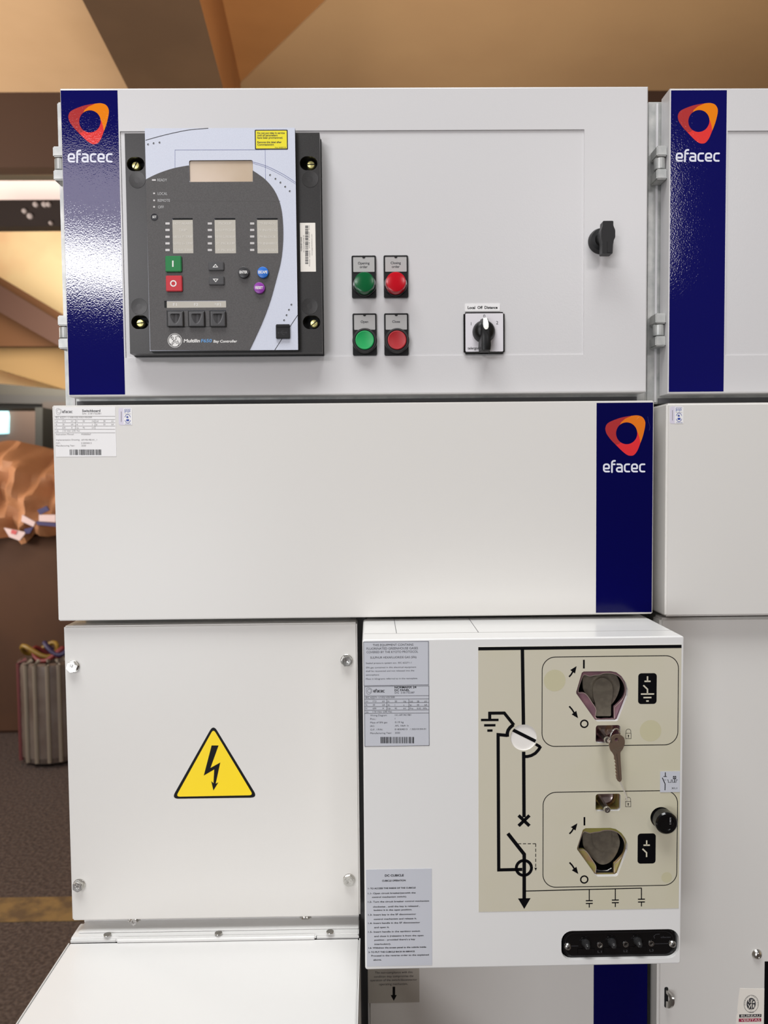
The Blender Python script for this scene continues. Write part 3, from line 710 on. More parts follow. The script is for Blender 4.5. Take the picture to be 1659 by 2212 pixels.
# bent ledge below the panel
t = thing('angle_bracket', 'bent grey metal ledge between the square panel and the cable cover', 'bracket', (-.19, .03, EZ-.552))
BZ = EZ-.5495
b = B(); bx0, bx1 = Pl(.034).p(182, 2000)[0], Pl(.034).p(775.5, 1990)[0]
b.box(bx0, bx1, .034, .0365, BZ-.001, LZ0+.012, WHITE, .0006)
hx0, hx1 = Pl(.010).p(168, 2028)[0], Pl(.010).p(775, 2018)[0]
b.box(hx0, bx1, .012, .0345, BZ-.0015, BZ+.0005, WHITE, .0006)
b.part('ledge_sheet', t)
for px, py in ((290, 1989), (660, 1986)):
    pl = Pl(.034); c = pl.p(px, py); b = B()
    b.lathe([(.0078, 0), (.0078, .0006), (.0052, .0008), (.0052, .0028), (.0040, .0036), (.002, .0036), (.0018, .0020), (0, .0020)], (c[0], .034, c[1]), STEEL, 28); b.part('cross_screw', t, None, 'steel screw with wide washer')
for px, py in ((232, 2019), (472, 2016), (713, 2013)):
    d = _f + _r*((px-W_PX/2)/F_PX) - _u*((py-H_PX/2)/F_PX); tt = (BZ+.0005-CAM.z)/d.z; q = CAM+d*tt
    b = B(); b.lathe([(.0046, 0), (.0044, .0007), (.0020, .0009), (0, .0009)], (q.x, q.y, BZ+.0005), STEEL, 22, 'z'); b.part('rivet', t, None, 'steel rivet head')
# cable cover
t = thing('cable_cover', 'large white cable cover jutting forward at the bottom left', 'cover', (-.19, -.05, .15))
CZ = EZ-.5565
k0 = Pl(.003).p(152.5, 2048)[0]; k1 = Pl(.003).p(775.5, 2034)[0]
b = B(); b.box(k0, k1, -.30, .0015, .2, CZ, WHITE, .0012, 2); b.part('cover_body', t)
b = B(); b.box(k0-.0016, k0-.0004, -.30, .0015, .2, CZ+.0006, WHITE, .0004); b.part('side_flange', t, None, 'thin white side flange')
b = B(); b.box(k1+.0004, k1+.0018, -.30, .0015, .2, CZ+.0006, WHITE, .0004); b.part('side_flange', t, None, 'thin white side flange')
b = B(); n0 = Pl(.003).p(252, 2046)[0]; n1 = Pl(.003).p(683, 2037)[0]
b.box(k0, k1, .0042, .034, CZ+.001, CZ+.0052, WHITE, .0012, 2)
b.box(n0, n1, -.0005, .006, CZ-.001, CZ+.0052, WHITE, .0020, 3)
b.box(k0+.0005, k1-.0005, .0014, .0046, CZ-.004, CZ-.0008, CAVITY)
b.box(k0, n0-.0006, .0026, .0046, CZ-.001, CZ+.003, WHITE, .0006); b.box(n1+.0006, k1, .0024, .0046, CZ-.001, CZ+.0024, WHITE, .0006)
b.part('folded_lip', t, None, 'folded back lip with two notches')

# ================================================================ MECHANISM BOX
FR = Frame((.1553, -.10, EZ-.35), rz=math.radians(.353), ry=math.radians(.112))
BP = Pl(0.0, FR)
bl = [BP.p(*q) for q in ((780, 1381.5), (1476.4, 1374.3), (1472, 2080), (791.5, 2097))]
U0, U1 = (bl[0][0]+bl[3][0])/2, (bl[1][0]+bl[2][0])/2; V1, V0 = (bl[0][1]+bl[1][1])/2, (bl[2][1]+bl[3][1])/2
BXT = thing('mechanism_box', 'white operating mechanism box with mimic diagram, in front of the lower door', 'box', ((U0+U1)/2, .05, V0), FR)
def P_(x, y): return BP.p(x, y)
hexA = [(1260.7, 1450.3), (1319.3, 1449.6), (1331, 1452), (1343, 1461), (1352, 1475), (1356.4, 1491), (1355, 1504), (1334.7, 1556), (1331, 1557.7), (1290, 1558), (1286, 1556), (1244.8, 1498), (1244.6, 1494), (1256.6, 1453)]
hexB = [(1264.8, 1788.7), (1317.7, 1788), (1330, 1790.5), (1342, 1799), (1351, 1811), (1355.8, 1824), (1355, 1838), (1335, 1890), (1331, 1893), (1291, 1893.5), (1287, 1891.5), (1246.6, 1835), (1246.3, 1831), (1259, 1792)]
HA = [P_(*q) for q in hexA]; HB = [P_(*q) for q in hexB]
def rr(x0, y0, x1, y1, rpx): u0, v0, u1, v1 = BP.rect(x0, y0, x1, y1); return rrect(u0, v0, u1, v1, BP.mm(rpx))
LA = rr(1286.7, 1566.3, 1340, 1604.4, 6); LB = rr(1286.4, 1714.5, 1340.4, 1751.8, 6)
KC = circ(P_(1427.5, 1765.5), BP.mm(23.5), 32); CW = circ(P_(1131, 1592.8), BP.mm(29), 40)
SL = rr(1212.6, 2009, 1466.5, 2072, 24)
holes = [HA, HB, LA, LB, KC, CW, SL]
ccw = lambda L: L if sum((L[i][0]*L[(i+1) % len(L)][1]-L[(i+1) % len(L)][0]*L[i][1]) for i in range(len(L))) > 0 else L[::-1]
b = B()
e = .0014
fo = rrect(U0+e, V0+e, U1-e, V1-e, .0012, 3)
b.prism([ccw(fo)]+[ccw(h)[::-1] for h in holes], 0, .0025, WHITE, back=False)
# rolled front edge and sides
def ring(ins, yy, r): 
    return [(a, yy, c) for a, c in rrect(U0+ins, V0+ins, U1-ins, V1-ins, r, 3)]
prev = ring(e, 0, .0012)
for ins, yy in ((e*.5, e*.15), (e*.15, e*.5), (0, e), (0, .114)):
    cur = ring(ins, yy, .0012+e-ins)
    for i in range(len(cur)): b.face([prev[i], prev[(i+1) % len(cur)], cur[(i+1) % len(cur)], cur[i]], WHITE)
    prev = cur
b.face([(U0, .114, V0), (U1, .114, V0), (U1, .114, V1), (U0, .114, V1)], CAVITY)
# seams on the top
b.box(U0+.002, U1-.002, .0298, .0304, V1-.0001, V1+.00015, mat('seam_grey', (150, 146, 144), .6))
for u in (P_(852, 1383)[0]+.003, P_(1042, 1383)[0]): b.box(u, u+.0005, .0304, .113, V1-.0001, V1+.0002, INKD)
# return lips behind the large openings
for h in (HA, HB, LA, LB, KC, SL):
    n = len(h)
    for i in range(n): b.face([(h[i][0], .002, h[i][1]), (h[(i+1) % n][0], .002, h[(i+1) % n][1]), (h[(i+1) % n][0], .0045, h[(i+1) % n][1]), (h[i][0], .0045, h[i][1])], WHITE)
b.part('box_shell', BXT)
# diagram sheet
b = B(); th = .00035; yi = -th-INK
q = [BP.p(*k) for k in ((1030.3, 1396.5), (1470.6, 1393.5), (1467.2, 1961.2), (1036.6, 1969.9))]
su0, su1, sv1, sv0 = (q[0][0]+q[3][0])/2, (q[1][0]+q[2][0])/2, (q[0][1]+q[1][1])/2, (q[2][1]+q[3][1])/2
def grow(h, c, k=1.0): return h
b.prism([[(su0, sv0), (su1, sv0), (su1, sv1), (su0, sv1)]]+[ccw(h)[::-1] for h in (HA, HB, LA, LB, KC, CW)], -th, 0, SHEET)
for c, r in (((1198, 1469.8), 24), ((1405, 1578.3), 24), ((1440, 1895), 12)): b.flat([circ(P_(*c), BP.mm(r), 36)], -th-.00004, STAIN)
def ln(pts, wpx, m=INKB, closed=False, rnd=False): b.stroke([P_(*k) for k in pts], BP.mm(wpx), yi, m, closed, rnd)
zbar = P_(1250, 1398.7)[1]; hb = BP.mm(3.6)
b.flat([[(su0, zbar-hb), (su1, zbar-hb), (su1, zbar+hb), (su0, zbar+hb)]], yi, INKB)
ln([(1128.2, 1400), (1130.6, 1565)], 7.6)
ln([(1057.7, 1553), (1057.7, 1540.3), (1089.2, 1540), (1110, 1566)], 6.8)
for x0, x1, y_ in ((1038.8, 1076.8, 1555), (1045.6, 1070.2, 1566.5), (1052.4, 1063.8, 1577.9)): ln([(x0, y_), (x1, y_-.2)], 5.4)
ln([(1109, 1565), (1101.5, 1571.5), (1097.5, 1577), (1095.8, 1583), (1095.8, 1591.2)], 7.6)
ln([(1096, 1588.3), (1075.8, 1586.6), (1077.2, 1878.7), (1128, 1877.6)], 7.2)
ln([(1157, 1607.2), (1166.5, 1612.8)], 6.4); ln([(1167.8, 1611.5), (1163, 1619.5), (1156, 1627), (1147.5, 1631.8), (1139.5, 1633.8), (1133.5, 1634)], 6.8)
ln([(1131, 1623.5), (1131.8, 1765)], 7.6)
ln([(1120, 1761), (1143.5, 1783.6)], 7.2); ln([(1143.5, 1761), (1120, 1783.6)], 7.2)
ln([(1096.8, 1800), (1132.2, 1845), (1132.2, 1942)], 8.0)
b.stroke(circ(P_(1131.5, 1874.4), BP.mm(16.8), 40), BP.mm(6.6), yi, INKB, True)
b.flat([[P_(1118.8, 1940.3), P_(1146, 1939.6), P_(1132.3, 1963)]], yi, INKB)
for k in range(4): ln([(1119+k*10.4, 1822.3), (1125.8+k*10.4, 1822.1)], 1.6)
for k in range(5): ln([(1157, 1822+k*10.8), (1157, 1829+k*10.8)], 1.6)
b.flat([[P_(1154.3, 1874), P_(1159.7, 1874), P_(1157, 1881)]], yi, INKB)
ln([(1133, 1924.3), (1386, 1918.0)], 2.1)
for x, y0, y1, y2, y3 in ((1272.7, 1921, 1945.2, 1951.2, 1960), (1328.9, 1919.6, 1943.8, 1949.6, 1958.8), (1385.3, 1918.3, 1942.0, 1948, 1957.5)):
    ln([(x, y0), (x, y1)], 2.2); ln([(x-7.5, y1), (x+7.5, y1-.2)], 2.5); ln([(x-7.5, y2), (x+7.5, y2-.2)], 2.5); ln([(x, y2), (x, y3)], 2.2)
for q in ((1170.8, 1417.6, 1464.6, 1610.3), (1172.8, 1709.2, 1462.5, 1914)):
    u0, v0, u1, v1 = BP.rect(*q); b.stroke(rrect(u0, v0, u1, v1, BP.mm(29), 10), BP.mm(1.7), yi, INKB, True)
def arrow(x0, y0, x1, y1, rise):
    d = Vector((x1-x0, y1-y0)).normalized(); nrm = Vector((-d.y, d.x)); tip = Vector((x1, y1)); neck = tip-d*15
    ln([(x0, y0), ((x0+neck.x)/2-nrm.x*rise, (y0+neck.y)/2-nrm.y*rise), tuple(neck+d*2)], 3.4)
    b.flat([[P_(*(neck+nrm*6.3)), P_(*(neck-nrm*6.3)), P_(*tip)][::1]], yi, INKB)
arrow(1229, 1461.8, 1245.4, 1438.6, -.8); arrow(1229.4, 1525.4, 1248.5, 1551.2, .8)
arrow(1229.8, 1800.8, 1247, 1778, -.8); arrow(1230, 1862.6, 1249, 1887.6, .8)
for x, y0, y1 in ((1261, 1425, 1443.8), (1262.2, 1764.6, 1782.6)): ln([(x, y0), (x, y1)], 3.9)
for x, y_ in ((1261.9, 1563.2), (1261.8, 1899.4)): b.stroke(circ(P_(x, y_), BP.mm(7.9), 28), BP.mm(3.1), yi, INKB, True)
for bx, by, op in ((1351.5, 1583.6, False), (1351, 1730.8, True)):
    ln([(bx, by), (bx+11.4, by), (bx+11.4, by+11.4), (bx, by+11.4)], .9, closed=True)
    sh = [(bx+5.7+5.2*math.cos(a), by-4.4-4.6*math.sin(a)) for a in [PI*i/10 for i in range(11)]]
    ln([(bx+10.9, by)]+sh+([(bx+.5, by)] if not op else []), .9)
    b.flat([circ(P_(bx+5.7, by+5), BP.mm(1.5), 12)], yi, INKB); ln([(bx+5.7, by+4.5), (bx+5.7, by+9.3)], 1.6)
# white-on-black symbol plates
for q in ((1378.2, 1454, 1418.2, 1520.4), (1377, 1800, 1416, 1865)):
    u0, v0, u1, v1 = BP.rect(*q); b.flat([rrect(u0, v0, u1, v1, BP.mm(7))], yi, INKB)
yi2 = yi-INK
def lw(pts, wpx): b.stroke([P_(*k) for k in pts], BP.mm(wpx), yi2, SHEET)
lw([(1398.3, 1460.5), (1398.3, 1471)], 3.2); lw([(1391.7, 1471.5), (1405, 1471.4)], 3.3)
lw([(1389.3, 1480), (1398.2, 1488.5), (1398.2, 1499)], 3.2); lw([(1384, 1499), (1412.6, 1498.8)], 3.3); lw([(1389.5, 1506.6), (1406.8, 1506.4)], 3.3); lw([(1395.5, 1514), (1401, 1514)], 3.3)
lw([(1396.5, 1814.8), (1396.5, 1825.5)], 3.2); lw([(1389.6, 1825.3), (1403.4, 1825.2)], 3.3); lw([(1387.5, 1833), (1396.3, 1841.5), (1396.3, 1850.8)], 3.2)
b.part('mimic_diagram', BXT, None, 'cream film printed with a black single-line diagram')
# pivoting position disc in the round window
b = B(); c = P_(1131, 1592.8)
b.lathe([(BP.mm(31), -.0030), (BP.mm(31), -.0012), (0, -.0012)], (c[0], 0, c[1]), mat('white_indicator_disc', (236, 232, 226), .3), 40)
b.stroke([P_(1104.5, 1575.5), P_(1157.5, 1602)], BP.mm(7.4), .0010, INKB); b.part('position_indicator', BXT, None, 'white disc with a slanting black bar')
# operating sockets
def socket(H, px, zinc, closed):
    c = Vector((sum(p[0] for p in H)/len(H), sum(p[1] for p in H)/len(H)))
    sh = lambda k, dx=0, dz=0: [(c.x+(p[0]-c.x)*k+dx, c.y+(p[1]-c.y)*k+dz) for p in H]
    # dished zinc funnel behind the cut-out
    b = B(); big = sh(1.04)
    o = px
    rim = [(o[0]+a, o[1]+d) for a, d in ((-31, -44), (-20, -46), (-10, -47), (0, -50), (16, -50), (31, -44), (42, -30), (46, -14), (42, 2), (32, 14), (26, 20), (22, 25), (22, 46), (20, 48), (-16, 48), (-17, 30), (-20, 22), (-28, 10), (-36, -2), (-44, -8), (-56, -10), (-49, -36), (-43, -47))]
    inner = smooth_loop([Pl(.009, FR).p(*q) for q in rim], 3)
    b.prism([ccw(big), ccw(inner)[::-1]], .0062, .0102, zinc, back=False)
    b.stroke(inner, .0007, .0060, mat('cut_edge', (196, 176, 166), .3, .5), True)
    s_ = b.part('socket_plate', BXT, None, 'iridescent zinc guide plate with a keyhole opening')
    b = B(); b.prism([sh(1.1)], .034, .038, CAVITY)
    n = len(big)
    H2 = sh(1.1)
    for i in range(n): b.face([(H2[i][0], .010, H2[i][1]), (H2[(i+1) % n][0], .010, H2[(i+1) % n][1]), (H2[(i+1) % n][0], .036, H2[(i+1) % n][1]), (H2[i][0], .036, H2[i][1])], CAVITY)
    b.part('socket_cavity', BXT, s_)
    # slider plate of dull steel, D shaped
    pl = Pl(.0135, FR); b = B()
    D = [(o[0]+a, o[1]+d) for a, d in ((-38, -48), (12, -54), (28, -44), (36, -24), (32, -4), (22, 14), (10, 24), (-6, 26), (-22, 14), (-38, -4), (-44, -22))]
    b.prism([smooth_loop([pl.p(*q) for q in D], 4)], .0135, .0155, BRONZE); b.part('cam_plate', BXT, s_)
    pl = Pl(.0085, FR); b = B()
    if closed: K = [(-22, -14), (-21, -22), (-16, -32), (-7, -38.5), (2, -39), (12, -34), (19, -25), (21, -14), (20, 2), (17, 14), (17, 44), (-16, 44), (-17, 16), (-21, 4)]
    else: K = [(-22, -46), (20, -46), (21, -20), (17, -8), (7, 0), (-3, 1), (-13, -5), (-20, -16), (-22, -26)]
    K = rpoly([pl.p(o[0]+a, o[1]+d) for a, d in K], .0016, 3)
    b.prism([K], .0085 if closed else .0120, .0150, BRONZE); b.part('shutter', BXT, s_, 'dull steel keyhole shutter')
    if not closed:
        b = B(); c2 = Pl(.018, FR).p(o[0]+1, o[1]+38); b.tube([(c2[0]-.009, .020, c2[1]), (c2[0]-.003, .018, c2[1]-.0015), (c2[0]+.004, .018, c2[1]-.0012), (c2[0]+.009, .019, c2[1]+.001)], .0012, STEEL); b.part('spring_bar', BXT, s_)
socket(HA, (1303, 1503), IRIS_P, True); socket(HB, (1303, 1841), IRIS_Y, False)
# lock recesses with pin
def lockpin(Rr, px, py, zinc, lab):
    us = [p[0] for p in Rr]; vs = [p[1] for p in Rr]; u0, u1, v0, v1 = min(us), max(us), min(vs), max(vs)
    b = B(); n = len(Rr)
    for i in range(n): b.face([(Rr[i][0], .003, Rr[i][1]), (Rr[(i+1) % n][0], .003, Rr[(i+1) % n][1]), (Rr[(i+1) % n][0], .022, Rr[(i+1) % n][1]), (Rr[i][0], .022, Rr[i][1])], zinc)
    b.flat([ccw(Rr)], .022, IRIS_P)
    cu, cv = (u0+u1)/2+.001, (v0+v1)/2+.002
    b.lathe([(.0125, -.016), (.0118, -.010), (.0085, -.008), (.0080, -.0105), (.0035, -.012), (0, -.012)], (cu, .002, cv), mat('lock_barrel_chrome', (200, 180, 176), .15, 1.0), 30)
    o = b.part('lock_recess', BXT, None, lab)
    b = B(); c = Pl(-.018, FR).p(px, py)
    b.lathe([(.0030, -.034), (.0030, -.001), (.0034, .0), (.0034, .0022), (.0030, .003), (.0012, .003), (.0010, .0026), (0, .0026)], (c[0], -.015, c[1]), STEEL, 22); b.part('lock_pin', BXT, o, 'bright steel pin')
lockpin(LA, 1313, 1599.4, IRIS_P, 'small square lock recess under the upper socket')
lockpin(LB, 1312.4, 1750, IRIS_Y, 'small square lock recess above the lower socket')
# black plug
b = B(); c = P_(1427.5, 1765.5)
b.prism([circ(c, BP.mm(26), 30)], .004, .006, IRIS_Y); b.lathe([(.0112, -.006), (.0112, .0), (.0108, .0095), (.0117, .010), (.0117, .0148), (.0104, .0162), (.0076, .0162), (.0070, .0150), (0, .0150)], (c[0]+.0012, .002, c[1]-.0006), BLACKG, 40)
pb = Pl(-.0142, FR)
for i, ch in enumerate('RONIS'):
    V, Fs = text_mesh(ch); q = pb.p(1446.5, 1766+3.2*i); k = .0022
    vs = [b.bm.verts.new((q[0]+v[1]*k, -.0143, q[1]-v[0]*k)) for v in V]
    for f in Fs: g = b.bm.faces.new([vs[j] for j in f]); g.material_index = b.mi(INKG)
b.part('plug_cap', BXT, None, 'round glossy black plug cap')

# ---------------- labels and fittings on the box
y = -.0003-INK
b = B(); plate(b, BP, 785.8, 1385, 927.5, 1611, PAPERB)
def T(s_, l, r, ba, cap, m=INKD, off=0.0): b.text(BP, s_, l, r, ba, cap, m, y, off)
sc = 5.53; X = lambda v: 760+v/sc; Yp = lambda v: 1320+v/sc
for l_, r_, t_, ba, cp in ((250, 735, 'THIS EQUIPMENT CONTAINS', 418, 26), (176, 790, 'FLUORINATED GREENHOUSE GASES', 461, 26), (176, 792, 'COVERED BY THE KYOTO PROTOCOL', 503, 26), (220, 772, 'SULPHUR HEXAFLUORIDE GAS (SF6)', 567, 25),
        (168, 712, 'Sealed pressure system acc. IEC 62271-1', 630, 18), (168, 768, 'SF6 gas contained in this electrical equipment', 683, 18), (168, 745, 'shall be recovered and not released into the', 725, 18), (168, 325, 'atmosphere', 770, 18), (168, 787, 'Mass in kilograms referred to in the nameplate.', 818, 18)):
    T(t_, X(l_), X(r_), Yp(ba), cp/sc)
u0, v0, u1, v1 = BP.rect(X(142), Yp(365), X(915), Yp(885)); b.stroke([(u0, v0), (u1, v0), (u1, v1), (u0, v1)], .0004, y, INKD, True)
u0, v0, u1, v1 = BP.rect(X(153), Yp(897), X(922), Yp(1610)); b.stroke([(u0, v0), (u1, v0), (u1, v1), (u0, v1)], .0004, y, INKD, True)
draw_ring(b, BP, X(205), Yp(953), 1.0, INKD, y); draw_word(b, BP, X(258), Yp(970), 24, 5.2, INKB, y, .22)
T('NORMAFIX 24', X(510), X(770), Yp(922), 4.4, INKB, .025); T('DC PANEL', X(510), X(690), Yp(956), 4.4, INKB, .025); T('S/N:  5181732387', X(510), X(748), Yp(985), 3.8)
for yy in (1015, 1053, 1096, 1140, 1184, 1222): line(b, BP, X(155), Yp(yy), X(918), Yp(yy-6), .8, INKD, y)
for xx in (417, 680): line(b, BP, X(xx), Yp(1055), X(xx), Yp(1184), .8, INKD, y)
T('IEC 62271-1/102/103/200', X(165), X(512), Yp(1042), 3.8)
for i, row in enumerate((('Ur:', '17.5', 'kV', 'fr:', '50', 'Hz', 'Ud:', '38', 'kV'), ('Ik:', '20', 'kA', 'tk:', '1', 's', 'Ip:', '50', 'kA'), ('Ir:', '630', 'A', 'Up:', '95', 'kV', 'Pre:', '0.03', 'MPa'))):
    for x_, s_ in zip((165, 250, 365, 428, 513, 617, 692, 777, 850 if i == 2 else 868), row): T(s_, X(x_), None, Yp(1087+42*i), 3.6)
T('Ua:', X(165), None, Yp(1214), 3.6); T('110 Vdc/ 230 Vac', X(250), X(480), Yp(1212), 3.6)
for s1, s2, yy in (('Wiring Diagram:', '141-AP1901981', 1255), ('Pos.:', '1', 1297), ('Mass of SF6 gas', '0.19 kg', 1340), ('IAC:', 'AFL 16kA 1s', 1382), ('O.F. / P/N:', 'E18304013   / 32210104-01', 1425), ('Manufacturing Year:', '2020', 1467)):
    T(s1, X(220), X(220+13.5*len(s1)), Yp(yy), 3.6); T(s2, X(515), X(515+14.8*len(s2)) if len(s2) > 1 else None, Yp(yy-4), 3.6)
barcode(b, BP, X(345), Yp(1502), X(752), Yp(1578), INKB, y, seed=11)
bs = BP.p(857, 1611); single(b, 'gas_nameplate', 'silver nameplate with small print and barcode, upper left of the mechanism box', 'nameplate', (bs[0], 0, bs[1]), FR)
b = B(); plate(b, BP, 791.5, 1877, 933, 2086, PAPERB)
sc = 6.283; X = lambda v: 760+v/sc; Yp = lambda v: 1860+v/sc
for l_, r_, t_, ba, cp, of in ((448, 705, 'DC CUBICLE', 208, 28, .03), (410, 730, 'CUBICLE OPERATION', 276, 22, .03), (218, 865, '1- TO ACCESS THE INSIDE OF THE CUBICLE', 380, 20, .03), (218, 865, '1.1- Open circuit breaker(ex:with the', 448, 21, .02),
        (273, 745, 'control mechanism switch).', 497, 21, .02), (218, 1048, '1.2- Turn the circuit breaker control mechanism', 562, 21, .02), (288, 922, 'clockwise , until the key is released ,', 628, 21, .02), (298, 818, 'locking it in the open position.', 674, 21, .02), (222, 872, '1.3- Insert key in the SF disconnector', 738, 21, .02), (297, 880, 'control mechanism and release it.', 796, 21, .02),
        (222, 926, '1.4- Insert handle in the SF disconnector', 852, 21, .02), (304, 508, 'and open it.', 908, 21, .02), (222, 926, '1.5- Insert handle in the earthing switch', 970, 21, .02), (304, 973, 'and close it (releasing it from the open', 1028, 21, .02), (306, 860, "position - provided there's a key", 1078, 21, .02), (306, 530, 'interlocking).', 1136, 21, .02),
        (224, 1013, '1.6- Withdraw the access panel to the cubicle inside.', 1186, 19, .03), (224, 853, '2- TO PUT THE CUBICLE BACK IN SERVICE', 1244, 20, .03), (264, 1045, 'Proceed in the reverse order to the explained', 1293, 21, .02), (292, 404, 'above.', 1348, 21, .02)):
    T(t_, X(l_), X(r_), Yp(ba), cp/sc, INKB, of)
bs = BP.p(862, 2086); single(b, 'instruction_label', 'silver label with printed operating steps, lower left of the mechanism box', 'label', (bs[0], 0, bs[1]), FR)
# little X1.1 sticker lies on the diagram
b = B(); u0, v0, u1, v1 = BP.rect(1425.4, 1665.6, 1468.2, 1710.5); b.prism([[(u0, v0), (u1, v0), (u1, v1), (u0, v1)]], -.0008, -.0005, PAPERB)
yk = -.0009
def lk(pts, wpx): b.stroke([P_(*k) for k in pts], BP.mm(wpx), yk, INKB)
ox, oy = 1220, 1400; q_ = lambda a, c: (ox+a/6.144, oy+c/6.144)
lk([q_(1330, 1645), q_(1330, 1700)], 1.8); lk([q_(1306, 1700), q_(1350, 1700)], 1.4); lk([q_(1290, 1715), q_(1327, 1798), q_(1325, 1882)], 1.8)
lk([q_(1318, 1745), q_(1335, 1745)], .9); lk([q_(1352, 1745), q_(1368, 1745), q_(1368, 1777), q_(1408, 1777), q_(1408, 1745), q_(1425, 1745), q_(1425, 1777), q_(1472, 1777), q_(1472, 1745), q_(1496, 1745)], .9)
lk([q_(1452, 1777), q_(1452, 1735)], 1.6); lk([q_(1436, 1697), q_(1470, 1697), q_(1470, 1730), q_(1436, 1730), q_(1436, 1694)], 1.2); lk([q_(1440, 1700), q_(1466, 1728)], .8); lk([q_(1466, 1700), q_(1440, 1728)], .8)
b.text(BP, 'X1.1', *[q_(1413, 0)[0], q_(1486, 0)[0]], q_(0, 1866)[1], 3.6, INKB, yk, .02)
bs = BP.p(1446, 1710.5); single(b, 'contact_symbol_sticker', 'small lilac sticker with a contact symbol at the right edge of the diagram', 'sticker', (bs[0], -.0005, bs[1]), FR)
# voltage indicator
pv = Pl(.004, FR)
t = thing('voltage_indicator', 'long black voltage indicator with three clear lamps in the rounded slot', 'indicator', (P_(1340, 2072)[0], .012, P_(1340, 2072)[1]), FR)
b = B(); u0, v0, u1, v1 = pv.rect(1216.5, 2009.5, 1458.5, 2066.5)
b.prism([rrect(u0, v0, u1, v1, BP.mm(23), 8)], .004, .03, BLACKG)
u0, v0, u1, v1 = pv.rect(1221, 2013.5, 1454, 2063); b.stroke(rrect(u0, v0, u1, v1, BP.mm(20), 8), .0006, .0037, mat('black_raised_line', (34, 34, 36), .3), True)
U, V_, U_, V2 = BP.rect(1205, 2003, 1474, 2078); b.prism([rrect(U, V_, U_, V2, BP.mm(27), 8)], .024, .027, mat('grey_recess', (128, 132, 132), .5))
yv = .0038
b.text(pv, 'efacec', 1427, 1449, 2026, 4, mat('dim_print', (70, 70, 74), .4), yv)
b.stroke([pv.p(*k) for k in ((1414, 2027), (1412, 2022), (1417, 2018), (1425, 2017.5))], .0005, yv, mat('dim_print', (70, 70, 74), .4))
for s_, x_, y_ in (('L1', 1291, 2058), ('L2', 1347, 2056.5), ('L3', 1403, 2055)): b.text(pv, s_, x_, x_+8.5, y_, 5, mat('dim_print', (70, 70, 74), .4), yv)
line(b, pv, 1234, 2043.5, 1249, 2043.2, .9, mat('dim_print', (70, 70, 74), .4), yv); line(b, pv, 1414, 2038.6, 1444, 2037.8, .9, mat('dim_print', (70, 70, 74), .4), yv)
b.part('indicator_body', t)
for x_, y_ in ((1266, 2037.5), (1322.4, 2035.3), (1377.8, 2033.2)):
    c = pv.p(x_-1, y_-1); b = B(); b.lathe([(.0068, -.001), (.0068, .0005), (.0058, .0006), (.0054, -.002), (.0054, -.001)], (c[0], .004, c[1]), BLACKG, 28)
    b.box(c[0]-.009, c[0]+.010, .0034, .004, c[1]-.0122, c[1]-.0062, BLACKG, .0003)
    o = b.part('lamp_socket', t); b = B()
    b.lathe([(.0046, -.0005), (.0046, .002), (.0034, .0055), (.0026, .0085), (.0018, .0096), (0, .0099)], (c[0], .004, c[1]), CLEAR, 24)
    b.lathe([(.0024, 0.0), (.0022, .006), (0, .0075)], (c[0], .004, c[1]), mat('lamp_core', (34, 31, 30), .3), 16)
    b.part('lamp_lens', t, o, 'clear conical lens')
for x_, y_ in ((1295.8, 2041.2), (1351.5, 2039.5), (1406.7, 2037.8)):
    c = pv.p(x_, y_); b = B(); b.lathe([(.0030, 0), (.0030, .0009), (.0022, .0010), (.0020, .0), (.0020, -.0005), (0, -.0005)], (c[0], .004, c[1]), STEEL, 24, mats=[STEEL, STEEL, STEEL, CAVITY, CAVITY]); b.part('test_socket', t, None, 'steel rimmed test socket')
for x_, y_ in ((1226.2, 2044), (1452.3, 2038.6)):
    c = pv.p(x_, y_); b = B(); b.lathe([(.0038, 0), (.0038, .001), (.0030, .0022), (.0015, .0028), (0, .0030)], (c[0], .004, c[1]), STEEL, 24)
    for a in (.6, .6+PI/2): b.stroke([(c[0]-.0016*math.cos(a), c[1]-.0016*math.sin(a)), (c[0]+.0016*math.cos(a), c[1]+.0016*math.sin(a))], .0007, .004-.00305, CAVITY)
    b.part('cross_screw', t, None, 'bright cross-head screw')
# key on its ring
ky = -.021; pk = Pl(ky, FR)
t = thing('key', 'worn nickel key hanging from a ring in the upper lock recess', 'key', (pk.p(1338, 1690)[0], ky, pk.p(1338, 1690)[1]), FR)
b = B(); kq = lambda a, c: pk.p(1220+a/6.144, 1400+c/6.144)
bow = smooth_loop([kq(*k) for k in ((735, 1150), (785, 1190), (797, 1260), (775, 1330), (745, 1375), (738, 1400))], 4, False)
bladeR = [kq(*k) for k in ((742, 1500), (750, 1620), (757, 1740), (748, 1765), (728, 1778))]
teeth = [kq(*k) for k in ((705, 1765), (688, 1735), (690, 1715), (680, 1700), (692, 1675), (676, 1655), (690, 1635), (672, 1610), (686, 1590), (668, 1565), (684, 1545), (666, 1520), (678, 1500), (660, 1480), (660, 1440), (640, 1400))]
left = smooth_loop([kq(*k) for k in ((610, 1365), (594, 1310), (592, 1260), (610, 1215), (640, 1170), (680, 1150))], 4, False)
hole = circ(kq(690, 1218), pk.mm(4.6), 16)
K = bow+bladeR+teeth+left
b.prism([ccw(K), ccw(hole)[::-1]], ky, ky+.0022, NICKEL)
u0, v0 = kq(640, 1368)
b.stroke([kq(690, 1400), kq(722, 1740)], .0006, ky-.0001, mat('key_groove', (96, 84, 72), .4, .6)); b.stroke([kq(640, 1385), kq(760, 1340), kq(766, 1305), kq(645, 1345)], .0003, ky-.0001, mat('key_stamp', (176, 160, 140), .3, .8), True)
